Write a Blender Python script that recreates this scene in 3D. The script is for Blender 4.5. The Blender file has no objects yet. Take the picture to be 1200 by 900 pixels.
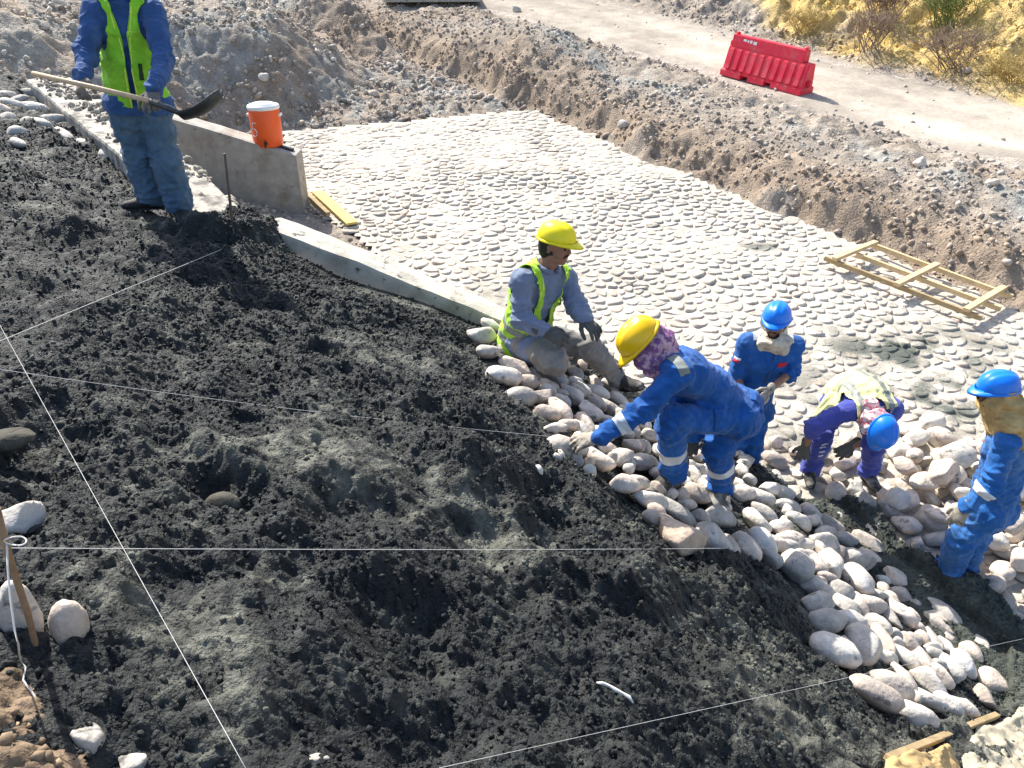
import bpy, bmesh, math, random
import numpy as np
from mathutils import Vector, Matrix

# ------------------------------------------------------------------ camera, sky, sun
SC = bpy.context.scene
COL = SC.collection
FPX = 900.0                      # focal length for a 1200 px wide frame
CAM_H, PITCH = 4.25, math.radians(30)
SP_, CP_ = math.sin(PITCH), math.cos(PITCH)
cam = bpy.data.cameras.new("camera")
cam.sensor_width = 36.0
cam.lens = 36.0 * FPX / 1200.0
cam.clip_start, cam.clip_end = 0.05, 2000
camo = bpy.data.objects.new("camera", cam)
COL.objects.link(camo)
camo.location = (0, 0, CAM_H)
camo.rotation_euler = (math.pi / 2 - PITCH, 0, 0)
SC.camera = camo

SUN_AZ = (-0.56, 0.83)           # horizontal direction towards the sun
SUN_EL = math.radians(46)
world = bpy.data.worlds.new("World")
SC.world = world
world.use_nodes = True
wn = world.node_tree
bg = wn.nodes["Background"]
sky = wn.nodes.new("ShaderNodeTexSky")
sky.sky_type = 'NISHITA'
sky.sun_disc = False
sky.sun_elevation = SUN_EL
sky.sun_rotation = math.atan2(SUN_AZ[0], SUN_AZ[1])
sky.dust_density = 2.0
wn.links.new(sky.outputs[0], bg.inputs[0])
bg.inputs[1].default_value = 0.145
sun = bpy.data.lights.new("sun", 'SUN')
sun.energy = 4.8
sun.angle = math.radians(0.5)
sun.color = (1.0, 0.95, 0.86)
suno = bpy.data.objects.new("sun", sun)
COL.objects.link(suno)
_h = math.hypot(*SUN_AZ)
to_sun = Vector((SUN_AZ[0] / _h * math.cos(SUN_EL), SUN_AZ[1] / _h * math.cos(SUN_EL), math.sin(SUN_EL)))
suno.rotation_euler = to_sun.to_track_quat('Z', 'Y').to_euler()
suno.location = (0, 0, 30)
SC.view_settings.view_transform = 'Standard'
SC.view_settings.look = 'None'
SC.view_settings.exposure = 0.92
SC.view_settings.gamma = 1.0

rng = np.random.default_rng(7)
random.seed(7)

# ------------------------------------------------------------------ noise helpers
def _hash(ix, iy, iz, seed):
    h = (ix.astype(np.int64) * 374761393 + iy.astype(np.int64) * 668265263 + iz.astype(np.int64) * 2147483647 + seed * 1274126177) & 0xFFFFFFFF
    h = ((h ^ (h >> 13)) * 1274126177) & 0xFFFFFFFF
    h = ((h ^ (h >> 16)) * 2246822519) & 0xFFFFFFFF
    return (h ^ (h >> 15)) & 0xFFFFFFFF

def vnoise2(x, y, seed=0):
    ix, iy = np.floor(x), np.floor(y)
    fx, fy = x - ix, y - iy
    ux, uy = fx * fx * (3 - 2 * fx), fy * fy * (3 - 2 * fy)
    z = np.zeros_like(ix)
    v = lambda a, b: _hash(ix + a, iy + b, z, seed) / 2147483647.5 - 1
    return (v(0, 0) * (1 - ux) + v(1, 0) * ux) * (1 - uy) + (v(0, 1) * (1 - ux) + v(1, 1) * ux) * uy

def vnoise3(x, y, z, seed=0):
    ix, iy, iz = np.floor(x), np.floor(y), np.floor(z)
    fx, fy, fz = x - ix, y - iy, z - iz
    ux, uy, uz = (f * f * (3 - 2 * f) for f in (fx, fy, fz))
    out = 0
    for a in (0, 1):
        for b in (0, 1):
            for c in (0, 1):
                w = (ux if a else 1 - ux) * (uy if b else 1 - uy) * (uz if c else 1 - uz)
                out = out + w * (_hash(ix + a, iy + b, iz + c, seed) / 2147483647.5 - 1)
    return out

def fbm2(x, y, octv=4, seed=0, gain=0.5):
    x = np.asarray(x, float); y = np.asarray(y, float)
    out, amp = 0, 1.0
    for o in range(octv):
        out = out + amp * vnoise2(x, y, seed + o * 17)
        x, y = 0.8 * 2.03 * x - 0.6 * 2.03 * y + 7.1, 0.6 * 2.03 * x + 0.8 * 2.03 * y - 3.7
        amp *= gain
    return out

def worley(x, y, seed=0, jit=0.9):
    """distance to the nearest feature point and a random value of it"""
    ix, iy = np.floor(x), np.floor(y)
    best = np.full(x.shape, 9.0); rid = np.zeros(x.shape)
    z = np.zeros_like(ix)
    for a in (-1, 0, 1):
        for b in (-1, 0, 1):
            h1 = _hash(ix + a, iy + b, z, seed)
            px = ix + a + 0.5 + jit * ((h1 & 0xFFFF) / 65535.0 - 0.5)
            py = iy + b + 0.5 + jit * ((h1 >> 16) / 65535.0 - 0.5)
            d = (x - px) ** 2 + (y - py) ** 2
            m = d < best
            best = np.where(m, d, best)
            rid = np.where(m, _hash(ix + a, iy + b, z + 5, seed) / 4294967295.0, rid)
    return np.sqrt(best), rid

def sstep(a, b, x):
    t = np.clip((x - a) / (b - a), 0, 1)
    return t * t * (3 - 2 * t)

# ------------------------------------------------------------------ lie of the land
def soft(u, k=0.15):
    return k * np.logaddexp(0, u / k)

def slope_z(x, y):                     # the embankment face
    return 2.415 - .13 * y - .22 * x - .22 * soft(x + .6) - .22 * soft(x - .5)

def floor_z(x, y):                     # the paved apron, tilted gently
    return .13 * (np.minimum(y, 30) - 5)

BACK = [(-7.2, 12.2), (-6.2, 10.75), (-3.4, 7.25), (-2.15, 5.95), (-.1, 5.42), (1.03, 5.46), (2.55, 5.5)]
def back_y(x):
    return np.interp(x, [b[0] for b in BACK], [b[1] for b in BACK])

def base_z(x, y):
    return np.where(y < back_y(x) + .12, np.maximum(slope_z(x, y), floor_z(x, y)), floor_z(x, y))

def W(px, py, t):
    """the point seen at (px, py) of the 1200x900 photograph at depth t"""
    u, v = (px - 600) / FPX, (py - 450) / FPX
    return Vector((u * t, t * (CP_ - v * SP_), CAM_H - t * (SP_ + v * CP_)))

_T = np.arange(1.0, 40, .004)
def hit(px, py, f=base_z, off=0.0):
    u, v = (px - 600) / FPX, (py - 450) / FPX
    X, Y, Z = u * _T, _T * (CP_ - v * SP_), CAM_H - _T * (SP_ + v * CP_)
    i = int(np.argmax(Z < f(X, Y) + off))
    return Vector((X[i], Y[i], Z[i]))

def to_px(x, y, z):
    d = y * CP_ + (CAM_H - z) * SP_
    d = np.maximum(d, .05)
    return 600 + FPX * x / d, 450 + FPX * ((CAM_H - z) * CP_ - y * SP_) / d, d

# ------------------------------------------------------------------ object helpers
def tag(o, label=None, cat=None, group=None, kind=None):
    if label: o['label'] = label
    if cat: o['category'] = cat
    if group: o['group'] = group
    if kind: o['kind'] = kind
    return o

def mesh(name, verts, faces, m=None, smooth=True):
    me = bpy.data.meshes.new(name)
    verts = np.asarray(verts, dtype=np.float32)
    if isinstance(faces, np.ndarray):
        n, k = faces.shape
        me.vertices.add(len(verts)); me.vertices.foreach_set("co", verts.ravel())
        me.loops.add(n * k); me.loops.foreach_set("vertex_index", faces.astype(np.int32).ravel())
        me.polygons.add(n)
        me.polygons.foreach_set("loop_start", np.arange(0, n * k, k, dtype=np.int32))
        me.update(calc_edges=True)
    else:
        me.from_pydata([tuple(map(float, v)) for v in verts], [], faces)
        me.update()
    if smooth:
        me.polygons.foreach_set("use_smooth", np.ones(len(me.polygons), dtype=bool))
    if m: me.materials.append(m)
    return me

def obj(name, me, parent=None, loc=None):
    o = bpy.data.objects.new(name, me)
    COL.objects.link(o)
    if parent is not None:
        o.parent = parent
    if loc is not None: o.location = loc
    return o

def thing(name, loc, label, cat, group=None):
    o = bpy.data.objects.new(name, None)
    o.empty_display_size = .1
    COL.objects.link(o)
    o.location = loc
    tag(o, label, cat, group)
    return o

def local(parent, p):
    """world points into the frame of an unrotated root"""
    return np.asarray(p, float) - np.asarray(parent.location, float)

def put(name, verts, faces, m, parent=None, smooth=True):
    """world-space vertices; the origin sits at the base of the shape or at its root"""
    v = np.asarray(verts, float)
    if parent is None:
        c = v.mean(0); c[2] = v[:, 2].min()
        return obj(name, mesh(name, v - c, faces, m, smooth), None, c)
    p, off = parent, np.zeros(3)
    while p is not None:
        off += np.asarray(p.location, float); p = p.parent
    return obj(name, mesh(name, v - off, faces, m, smooth), parent)

def vcol(me, name, arr):
    a = me.color_attributes.new(name, 'FLOAT_COLOR', 'POINT')
    arr = np.asarray(arr, dtype=np.float32)
    if arr.shape[1] == 3:
        arr = np.concatenate([arr, np.ones((len(arr), 1), np.float32)], 1)
    a.data.foreach_set("color", arr.ravel())

def grid_faces(n, m):
    i = np.arange(n * m).reshape(n, m)
    return np.stack([i[:-1, :-1], i[1:, :-1], i[1:, 1:], i[:-1, 1:]], -1).reshape(-1, 4)

def compact(v, f, *attrs):
    used = np.zeros(len(v), bool); used[f.ravel()] = True
    idx = np.cumsum(used) - 1
    return (v[used], idx[f]) + tuple(a[used] for a in attrs)

def tube(pts, r, seg=8, cap=True):
    pts = [Vector(p) for p in pts]
    rs = r if isinstance(r, (list, tuple)) else [r] * len(pts)
    V, Fc = [], []
    up = Vector((0, 0, 1))
    for i, p in enumerate(pts):
        d = (pts[min(i + 1, len(pts) - 1)] - pts[max(i - 1, 0)]).normalized()
        a = d.cross(up if abs(d.z) < .95 else Vector((1, 0, 0))).normalized()
        b = d.cross(a)
        for k in range(seg):
            t = 2 * math.pi * k / seg
            V.append(p + rs[i] * (math.cos(t) * a + math.sin(t) * b))
    for i in range(len(pts) - 1):
        for k in range(seg):
            Fc.append((i * seg + k, i * seg + (k + 1) % seg, (i + 1) * seg + (k + 1) % seg, (i + 1) * seg + k))
    if cap:
        Fc.append(tuple(range(seg))[::-1])
        Fc.append(tuple((len(pts) - 1) * seg + k for k in range(seg)))
    return V, Fc

def box(c, ax, ay, az, bev=0.0):
    """box with half-axis vectors; bevelled edges; a little wobble comes from the caller"""
    bm = bmesh.new()
    c, ax, ay, az = Vector(c), Vector(ax), Vector(ay), Vector(az)
    vs = [bm.verts.new(c + sx * ax + sy * ay + sz * az) for sx in (-1, 1) for sy in (-1, 1) for sz in (-1, 1)]
    for q in ((0, 1, 3, 2), (4, 6, 7, 5), (0, 4, 5, 1), (2, 3, 7, 6), (0, 2, 6, 4), (1, 5, 7, 3)):
        bm.faces.new([vs[i] for i in q])
    bmesh.ops.recalc_face_normals(bm, faces=bm.faces)
    if bev:
        bmesh.ops.bevel(bm, geom=bm.edges[:], offset=bev, segments=2, affect='EDGES', profile=.6)
    bm.verts.index_update()
    V = [v.co.copy() for v in bm.verts]
    Fc = [tuple(v.index for v in f.verts) for f in bm.faces]
    bm.free()
    return V, Fc

def join(*parts):
    V, Fc = [], []
    for v, f in parts:
        o = len(V)
        V += list(v)
        Fc += [tuple(i + o for i in q) for q in f]
    return V, Fc

# ------------------------------------------------------------------ materials
def mat(name, color, rough=.8, var=.15, scale=8.0, bump=0.0, bscale=60.0, spec=.3, metal=0, color2=None, c2_at=(.45, .65), c2scale=3.0, attr=None, sheen=0.0, coat=0.0, bdist=.01, objrand=0.0, specks=None):
    m = bpy.data.materials.new(name)
    m.use_nodes = True
    nt = m.node_tree; N = nt.nodes; L = nt.links
    b = N["Principled BSDF"]
    b.inputs["Roughness"].default_value = rough
    b.inputs["Specular IOR Level"].default_value = spec
    b.inputs["Metallic"].default_value = metal
    if sheen: b.inputs["Sheen Weight"].default_value = sheen
    if coat: b.inputs["Coat Weight"].default_value = coat
    geo = N.new("ShaderNodeNewGeometry"); pos = geo.outputs["Position"]
    src = None
    if attr:
        a = N.new("ShaderNodeAttribute"); a.attribute_name = attr
        src = a.outputs["Color"]
    else:
        rgb = N.new("ShaderNodeRGB"); rgb.outputs[0].default_value = (*color, 1)
        src = rgb.outputs[0]
    if color2:
        n2 = N.new("ShaderNodeTexNoise"); n2.inputs["Scale"].default_value = c2scale; n2.inputs["Detail"].default_value = 7
        n2.inputs["Roughness"].default_value = .65
        L.new(pos, n2.inputs["Vector"])
        mr = N.new("ShaderNodeMapRange"); mr.inputs[1].default_value, mr.inputs[2].default_value = c2_at
        L.new(n2.outputs["Fac"], mr.inputs[0])
        mx = N.new("ShaderNodeMix"); mx.data_type = 'RGBA'
        L.new(mr.outputs[0], mx.inputs["Factor"]); L.new(src, mx.inputs["A"]); mx.inputs["B"].default_value = (*color2, 1)
        src = mx.outputs["Result"]
    if var or objrand:
        n = N.new("ShaderNodeTexNoise"); n.inputs["Scale"].default_value = scale; n.inputs["Detail"].default_value = 8
        n.inputs["Roughness"].default_value = .7
        L.new(pos, n.inputs["Vector"])
        mr = N.new("ShaderNodeMapRange"); mr.inputs[1].default_value, mr.inputs[2].default_value = .3, .7
        mr.inputs[3].default_value, mr.inputs[4].default_value = 1 - var, 1 + var
        L.new(n.outputs["Fac"], mr.inputs[0])
        fac = mr.outputs[0]
        if objrand:
            oi = N.new("ShaderNodeObjectInfo")
            m2 = N.new("ShaderNodeMapRange"); m2.inputs[3].default_value, m2.inputs[4].default_value = 1 - objrand, 1 + objrand * .6
            L.new(oi.outputs["Random"], m2.inputs[0])
            ml = N.new("ShaderNodeMath"); ml.operation = 'MULTIPLY'
            L.new(fac, ml.inputs[0]); L.new(m2.outputs[0], ml.inputs[1]); fac = ml.outputs[0]
        vm = N.new("ShaderNodeVectorMath"); vm.operation = 'SCALE'
        L.new(src, vm.inputs[0]); L.new(fac, vm.inputs["Scale"])
        src = vm.outputs[0]
    if specks:
        col, at, ssc = specks
        n4 = N.new("ShaderNodeTexNoise"); n4.inputs["Scale"].default_value = ssc; n4.inputs["Detail"].default_value = 5; n4.inputs["Roughness"].default_value = .6
        L.new(pos, n4.inputs["Vector"])
        mr = N.new("ShaderNodeMapRange"); mr.inputs[1].default_value, mr.inputs[2].default_value = at
        L.new(n4.outputs["Fac"], mr.inputs[0])
        mx = N.new("ShaderNodeMix"); mx.data_type = 'RGBA'
        L.new(mr.outputs[0], mx.inputs["Factor"]); L.new(src, mx.inputs["A"]); mx.inputs["B"].default_value = (*col, 1)
        src = mx.outputs["Result"]
    L.new(src, b.inputs["Base Color"])
    if bump:
        nb = N.new("ShaderNodeTexNoise"); nb.inputs["Scale"].default_value = bscale; nb.inputs["Detail"].default_value = 6
        L.new(pos, nb.inputs["Vector"])
        bp = N.new("ShaderNodeBump"); bp.inputs["Strength"].default_value = bump; bp.inputs["Distance"].default_value = bdist
        L.new(nb.outputs["Fac"], bp.inputs["Height"]); L.new(bp.outputs[0], b.inputs["Normal"])
    return m

M = {}
M['mortar'] = mat('wet_mortar', (0, 0, 0), .66, .45, 45, 1.0, 95, .3, attr='tone', bdist=.016)
M['crumb_'] = mat('mortar_crumb', (.03, .033, .036), .6, .4, 60, .5, 200, .35, color2=(.085, .09, .08), c2_at=(.52, .66), c2scale=4)
M['ground'] = mat('gravel_ground', (0, 0, 0), .95, .3, 22, .9, 30, .15, attr='tone', bdist=.03)
M['road'] = mat('gravel_road', (0, 0, 0), .95, .2, 14, .6, 40, .1, attr='tone', bdist=.012)
M['pebble'] = mat('pebble', (0, 0, 0), .9, .25, 30, .3, 60, .2, attr='tone')
M['stone'] = mat('river_stone', (.60, .51, .43), .85, .22, 16, .7, 38, .25, color2=(.46, .42, .37), c2_at=(.50, .62), c2scale=7, objrand=.26, bdist=.012, specks=((.17, .165, .15), (.60, .68), 13))
M['stone3'] = mat('whitish_stone', (.64, .58, .495), .85, .2, 14, .7, 38, .25, color2=(.50, .49, .47), c2_at=(.48, .62), c2scale=6, objrand=.2, bdist=.012, specks=((.2, .2, .19), (.62, .69), 9))
M['stone2'] = mat('grey_stone', (.47, .44, .395), .85, .22, 16, .6, 45, .25, color2=(.52, .49, .44), c2_at=(.48, .62), c2scale=8, objrand=.25, bdist=.012, specks=((.17, .165, .15), (.60, .68), 13))
M['smearstone'] = mat('mortar_covered_stone', (.50, .46, .40), .85, .25, 16, .7, 38, .25, color2=(.34, .32, .29), c2_at=(.45, .62), c2scale=9, specks=((.05, .052, .05), (.47, .58), 10))
M['darkstone'] = mat('mortar_smeared_stone', (.07, .065, .05), .8, .3, 16, .6, 45, .25, color2=(.16, .15, .12), c2_at=(.52, .66), c2scale=8)
M['tanstone'] = mat('tan_stone', (.56, .43, .32), .85, .22, 16, .6, 45, .25, color2=(.45, .38, .34), c2_at=(.52, .6), c2scale=9, objrand=.1, bdist=.012)
M['concrete'] = mat('concrete', (.38, .355, .315), .88, .22, 6, .5, 45, .2, color2=(.25, .205, .155), c2_at=(.50, .72), c2scale=2.6, specks=((.16, .14, .115), (.62, .70), 9))
M['kerb'] = mat('pale_concrete', (.50, .465, .40), .88, .2, 6, .5, 45, .2, color2=(.33, .295, .24), c2_at=(.5, .7), c2scale=3.5, specks=((.10, .1, .09), (.60, .68), 14))
M['beamtop'] = mat('beam_concrete', (.40, .37, .32), .9, .25, 9, .7, 40, .2, color2=(.15, .14, .125), c2_at=(.48, .60), c2scale=6)
M['timber'] = mat('sawn_timber', (.58, .44, .25), .8, .2, 9, .3, 60, .25)
M['timber_dk'] = mat('weathered_timber', (.36, .27, .15), .85, .25, 9, .3, 60, .2)
M['yellow_board'] = mat('yellow_board', (.62, .48, .16), .75, .2, 6, .25, 60, .25)
M['stick'] = mat('stick', (.26, .17, .10), .85, .25, 30, .4, 90)
M['steel'] = mat('rusty_steel', (.11, .08, .065), .7, .3, 60, .3, 150, .4)
M['string'] = mat('white_string', (.58, .57, .55), .8, .05, 20)
M['pinkstring'] = mat('pink_string', (.75, .45, .42), .8, .05, 20)
M['barrier'] = mat('red_plastic', (.74, .025, .06), .5, .15, 6, .15, 60, .4, color2=(.66, .12, .13), c2_at=(.48, .74), c2scale=5)
M['white'] = mat('white_plastic', (.80, .80, .78), .5, .06, 12)
M['cooler'] = mat('orange_plastic', (.85, .11, .015), .42, .06, 6, 0, 60, .5)
M['black'] = mat('black_plastic', (.03, .03, .032), .5, .1, 30)
M['sack'] = mat('paper_sack', (.46, .32, .15), .85, .2, 8, .5, 30, .2, color2=(.16, .15, .13), c2_at=(.55, .64), c2scale=5)
M['sack_pale'] = mat('pale_sack', (.44, .39, .29), .85, .2, 8, .5, 30, .2, color2=(.14, .14, .13), c2_at=(.55, .62), c2scale=6)
M['twig'] = mat('dry_twig', (.27, .2, .15), .95, .2, 20)
M['drygrass'] = mat('dry_grass', (.50, .38, .16), .95, .25, 5)
M['greentwig'] = mat('green_twig', (.17, .2, .06), .95, .2, 10)

def cloth(name, c, c2=None, rough=.85, at=(.5, .72), var=.12):
    return mat(name, c, rough, var, 9, .65, 34, .2, color2=c2, c2_at=at, c2scale=4.5, sheen=.1, bdist=.012)
M['blue'] = cloth('blue_coverall', (.012, .088, .31), (.05, .13, .34), var=.25)
M['blue_dusty'] = cloth('dusty_blue_coverall', (.016, .108, .34), (.07, .17, .36), at=(.48, .7), var=.2)
M['violet'] = cloth('violet_blue_cotton', (.06, .075, .32), (.10, .12, .34), var=.18)
M['jacket'] = cloth('faded_blue_shirt', (.030, .082, .225), (.055, .11, .25), var=.2)
M['trouser'] = cloth('slate_blue_trousers', (.070, .125, .195), (.115, .165, .215), var=.2)
M['greyshirt'] = cloth('grey_blue_shirt', (.17, .21, .30), (.23, .26, .33))
M['khaki'] = cloth('grey_trousers', (.22, .21, .19), (.29, .26, .22))
M['lime'] = cloth('lime_vest', (.38, .68, .04), (.46, .72, .10), .75, var=.2)
M['limedeep'] = cloth('green_lime_vest', (.23, .56, .03), (.32, .60, .06), .75, var=.2)
M['paleyellow'] = cloth('faded_yellow_vest', (.70, .70, .36), (.70, .70, .24), .75, at=(.4, .8))
M['piping'] = mat('vest_binding', (.62, .80, .12), .7, .05, 10)
M['reflect'] = mat('reflective_tape', (.58, .60, .62), .35, .08, 20, .1, 80, .6)
M['reflect_dk'] = mat('grey_tape', (.22, .24, .22), .5, .08, 20)
M['skin'] = mat('skin', (.27, .135, .085), .55, .08, 14, .1, 120, .4)
M['hair'] = mat('black_hair', (.015, .012, .011), .6, .2, 60, .5, 200)
M['eye'] = mat('eye', (.03, .025, .022), .2, 0, 5)
M['glove'] = mat('grey_glove', (.10, .098, .088), .9, .25, 25, .4, 120, .15)
M['glove_grey'] = mat('worn_grey_glove', (.17, .16, .145), .9, .25, 25, .4, 120, .15)
M['glove_pale'] = mat('cotton_glove', (.36, .32, .26), .9, .25, 22, .4, 120, .15, color2=(.12, .11, .1), c2_at=(.5, .62), c2scale=20)
M['boot'] = mat('dusty_boot', (.045, .043, .04), .8, .3, 14, .4, 60, .3, color2=(.24, .23, .21), c2_at=(.46, .62), c2scale=7)
M['black_boot'] = mat('black_boot', (.022, .022, .023), .7, .3, 14, .4, 60, .3, color2=(.09, .09, .085), c2_at=(.52, .68), c2scale=9)
M['sole'] = mat('rubber_sole', (.03, .03, .03), .85, .2, 20)
M['helmet_y'] = mat('yellow_helmet', (.86, .72, .006), .32, .10, 8, .05, 60, .45, color2=(.45, .42, .33), c2_at=(.64, .86), c2scale=9)
M['helmet_o'] = mat('amber_helmet', (.86, .52, .004), .32, .10, 8, .05, 60, .45, color2=(.45, .42, .33), c2_at=(.64, .86), c2scale=9)
M['helmet_b'] = mat('blue_helmet', (.006, .19, .76), .34, .10, 8, .05, 60, .45, color2=(.45, .42, .33), c2_at=(.64, .86), c2scale=9)
M['strap'] = mat('strap', (.05, .045, .05), .8, .1, 20)
M['scarf_purple'] = mat('patterned_scarf', (.20, .09, .22), .9, .3, 25, .5, 60, .1, color2=(.55, .36, .42), c2_at=(.47, .55), c2scale=22)
M['scarf_cream'] = mat('cream_scarf', (.60, .53, .42), .9, .2, 14, .5, 50, .1, color2=(.40, .33, .26), c2_at=(.5, .6), c2scale=16)
M['scarf_mustard'] = mat('mustard_scarf', (.47, .31, .13), .9, .2, 10, .4, 60, .1, color2=(.55, .40, .18), c2_at=(.45, .6), c2scale=8)
M['scarf_pink'] = mat('pink_check_scarf', (.62, .16, .2), .9, .2, 14, .4, 60, .1, color2=(.72, .66, .64), c2_at=(.44, .54), c2scale=26)
M['handle'] = mat('ash_handle', (.52, .40, .26), .6, .2, 12, .2, 80)
M['blade'] = mat('shovel_steel', (.055, .06, .068), .45, .3, 20, .3, 80, .5, metal=.5)
M['red'] = mat('red_patch', (.5, .02, .04), .8, .05, 10)
M['dark'] = mat('dark_print', (.02, .05, .02), .8, .1, 10)

# ------------------------------------------------------------------ the setting
E0 = np.array([.33, 15.6]); ED = np.array([.612, -.791]); EN = np.array([.791, .612])   # right-hand edge of the apron
def edge_coords(x, y):
    dx, dy = x - E0[0], y - E0[1]
    return dx * EN[0] + dy * EN[1], dx * ED[0] + dy * ED[1]
FN = np.array([-.26, .9656])                                                             # far edge of the apron
def far_coord(x, y):
    return (x - E0[0]) * FN[0] + (y - E0[1]) * FN[1]
def left_coord(x, y):                   # > 0 to the left of the apron's left edge
    xe = np.interp(y, [9.0, 10.5, 11.6, 14.4, 16], [-1.3, -2.25, -3.26, -4.12, -4.5])
    return xe - x

FRAME = hit(1095, 325, floor_z)
def ground_z(x, y, rough=True):
    d, s = edge_coords(x, y)
    e = far_coord(x, y); l = left_coord(x, y)
    b = floor_z(x, y)
    n1 = fbm2(x * .9, y * .9, 4, 3); n2 = fbm2(x * 3.1, y * 3.1, 4, 9); n3 = fbm2(x * 9, y * 9, 3, 21)
    dd = d + .16 * n1 + .07 * n2 - .34 * np.exp(-(((x - FRAME.x) ** 2 + (y - FRAME.y) ** 2) / 1.1 ** 2))
    bank = .40 * sstep(.0, .55, dd) + .15 * sstep(.4, 1.3, dd) + .06 * sstep(1.2, 2.2, dd) - .06 * sstep(2.2, 3.2, dd)
    # taller spoil towards the far corner
    bank = bank + .50 * np.exp(-(((s + 1.6) / 1.7) ** 2)) * sstep(.1, 1.3, dd) * (1 - sstep(1.5, 3.0, d))
    off_road = sstep(.02, .2, dd) * (1 - sstep(2.7, 3.3, d)) + sstep(6.0, 6.6, d)
    z = b + bank - .05
    hill = np.maximum(d - 6.5, 0)
    z = z + .62 * soft(hill - .25, .3) * sstep(6.3, 7.2, d) * (1 - .35 * sstep(6, 25, hill)) + .10 * sstep(5.9, 6.5, d) * (1 - sstep(6.6, 7.4, d))
    # beyond the far edge and to the left
    inside = (1 - sstep(-.3, .2, d))
    ee = sstep(.0, .5, e)
    rub = ee * inside
    z = z + rub * (.05 + .02 * np.clip(e, 0, 6))
    mound = 1.35 * sstep(2.9, 1.0, np.hypot((x + 6.0) / 1.15, (y - 16.9) / .95) + .22 * n1)
    mound2 = 1.0 * sstep(3.4, .8, np.hypot((x + 4.2) / 1.0, (y - 21.5) / .9) + .25 * n1)
    mound3 = 1.6 * sstep(4.2, 1.5, np.hypot((x + 10.8) / 1.2, (y - 17.0) / 1.3) + .25 * n1)
    z = z + np.maximum(np.maximum(mound, mound2), mound3) * inside
    lw = sstep(.7, 2.6, l) * (1 - sstep(14.0, 16.5, y))
    z = z + lw * (.75 + .25 * sstep(2, 5, l)) * sstep(8.5, 10.5, y + .35 * np.maximum(-x - 4, 0)) + sstep(.0, .2, l) * .05
    amp = np.clip(off_road + rub + sstep(.1, .5, l) * inside, 0, 1)
    if rough:
        n4 = fbm2(x * 6, y * 6, 4, 35, .65); w5, r5 = worley(x * 5, y * 5, 37); w6, r6 = worley(x * 11, y * 11, 39)
        rock = .07 * r5 ** 2 * np.sqrt(np.clip(1 - w5 ** 2 * 2.2, 0, 1)) + .05 * r6 ** 2 * np.sqrt(np.clip(1 - w6 ** 2 * 2.2, 0, 1))
        z = z + amp * (1 - .5 * sstep(0, .2, d) * (1 - sstep(1.6, 2.4, d))) * (.06 * n2 + .03 * n3 + .06 * n1 + .025 * n4 + .22 * rock)
        z = z + amp * sstep(6.3, 7.5, d) * (.16 * n1 + .08 * n2)
    z = np.where(y > 30, z + 0, z)
    return z

def ground_tone(x, y, z):
    d, s = edge_coords(x, y); e = far_coord(x, y); l = left_coord(x, y)
    n1 = fbm2(x * .8, y * .8, 4, 51); n2 = fbm2(x * 2.7, y * 2.7, 4, 57); n3 = fbm2(x * 11, y * 11, 3, 61)
    grey = np.array([.290, .247, .202]); brown = np.array([.255, .20, .150]); pale = np.array([.37, .325, .275])
    ochre = np.array([.56, .40, .13]); bluegrey = np.array([.26, .265, .245]); tan = np.array([.40, .33, .25])
    c = np.ones(x.shape + (3,)) * grey
    def mixin(c, col, w):
        w = np.clip(w, 0, 1)[..., None]
        return c * (1 - w) + col * w
    c = mixin(c, brown, sstep(.0, .2, d + .15 * n2) * (1 - sstep(.5, 1.3, d + .3 * n1)) * .95)
    c = mixin(c, brown, sstep(.1, .7, n1) * .6)
    c = mixin(c, pale, sstep(.2, .6, n2) * sstep(1.2, 2.6, d) * .7)
    c = mixin(c, bluegrey, np.exp(-((d - 1.75 - .3 * n2) / .28) ** 2) * sstep(-4, 0, s) * sstep(-.5, .2, n1) * .85)
    c = mixin(c, pale, sstep(2.5, 3.3, d) * (1 - sstep(5.9, 6.3, d)))
    c = mixin(c, ochre, sstep(6.7, 7.7, d + .5 * n1 + .10 * s) * (.85 + .2 * n2))
    c = mixin(c, tan, sstep(-.1, .6, n1) * (1 - sstep(-.3, .1, d)) * sstep(6, 9, -x) * .9)
    c = mixin(c, bluegrey, (1 - sstep(-.4, .1, d)) * sstep(.1, .4, e) * sstep(-.2, .4, n2) * .6)
    c = mixin(c, brown * 1.05, (1 - sstep(-.2, .2, d)) * np.exp(-(((x + 3.9) / 1.0) ** 2 + ((y - 19.3) / 1.6) ** 2)) * 1.1)
    return c * (1 + .22 * n3[..., None])

def sheet(name, xs, ys, zf, tonef, m, keep=None):
    X, Y = np.meshgrid(xs, ys, indexing='ij')
    Z = zf(X, Y)
    V = np.stack([X, Y, Z], -1).reshape(-1, 3)
    T = tonef(X, Y, Z).reshape(-1, 3)
    Fq = grid_faces(len(xs), len(ys))
    if keep is not None:
        k = keep(X, Y, Z).reshape(-1)
        Fq = Fq[k[Fq].all(1)]
    V, Fq, T = compact(V, Fq, T)
    me = mesh(name, V, Fq, m)
    vcol(me, 'tone', T)
    return obj(name, me)

def in_view(X, Y, Z, mx=140, my=160):
    px, py, d = to_px(X, Y, Z)
    return (px > -mx) & (px < 1200 + mx) & (py > -my) & (py < 900 + my) & (d > .3)

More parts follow.
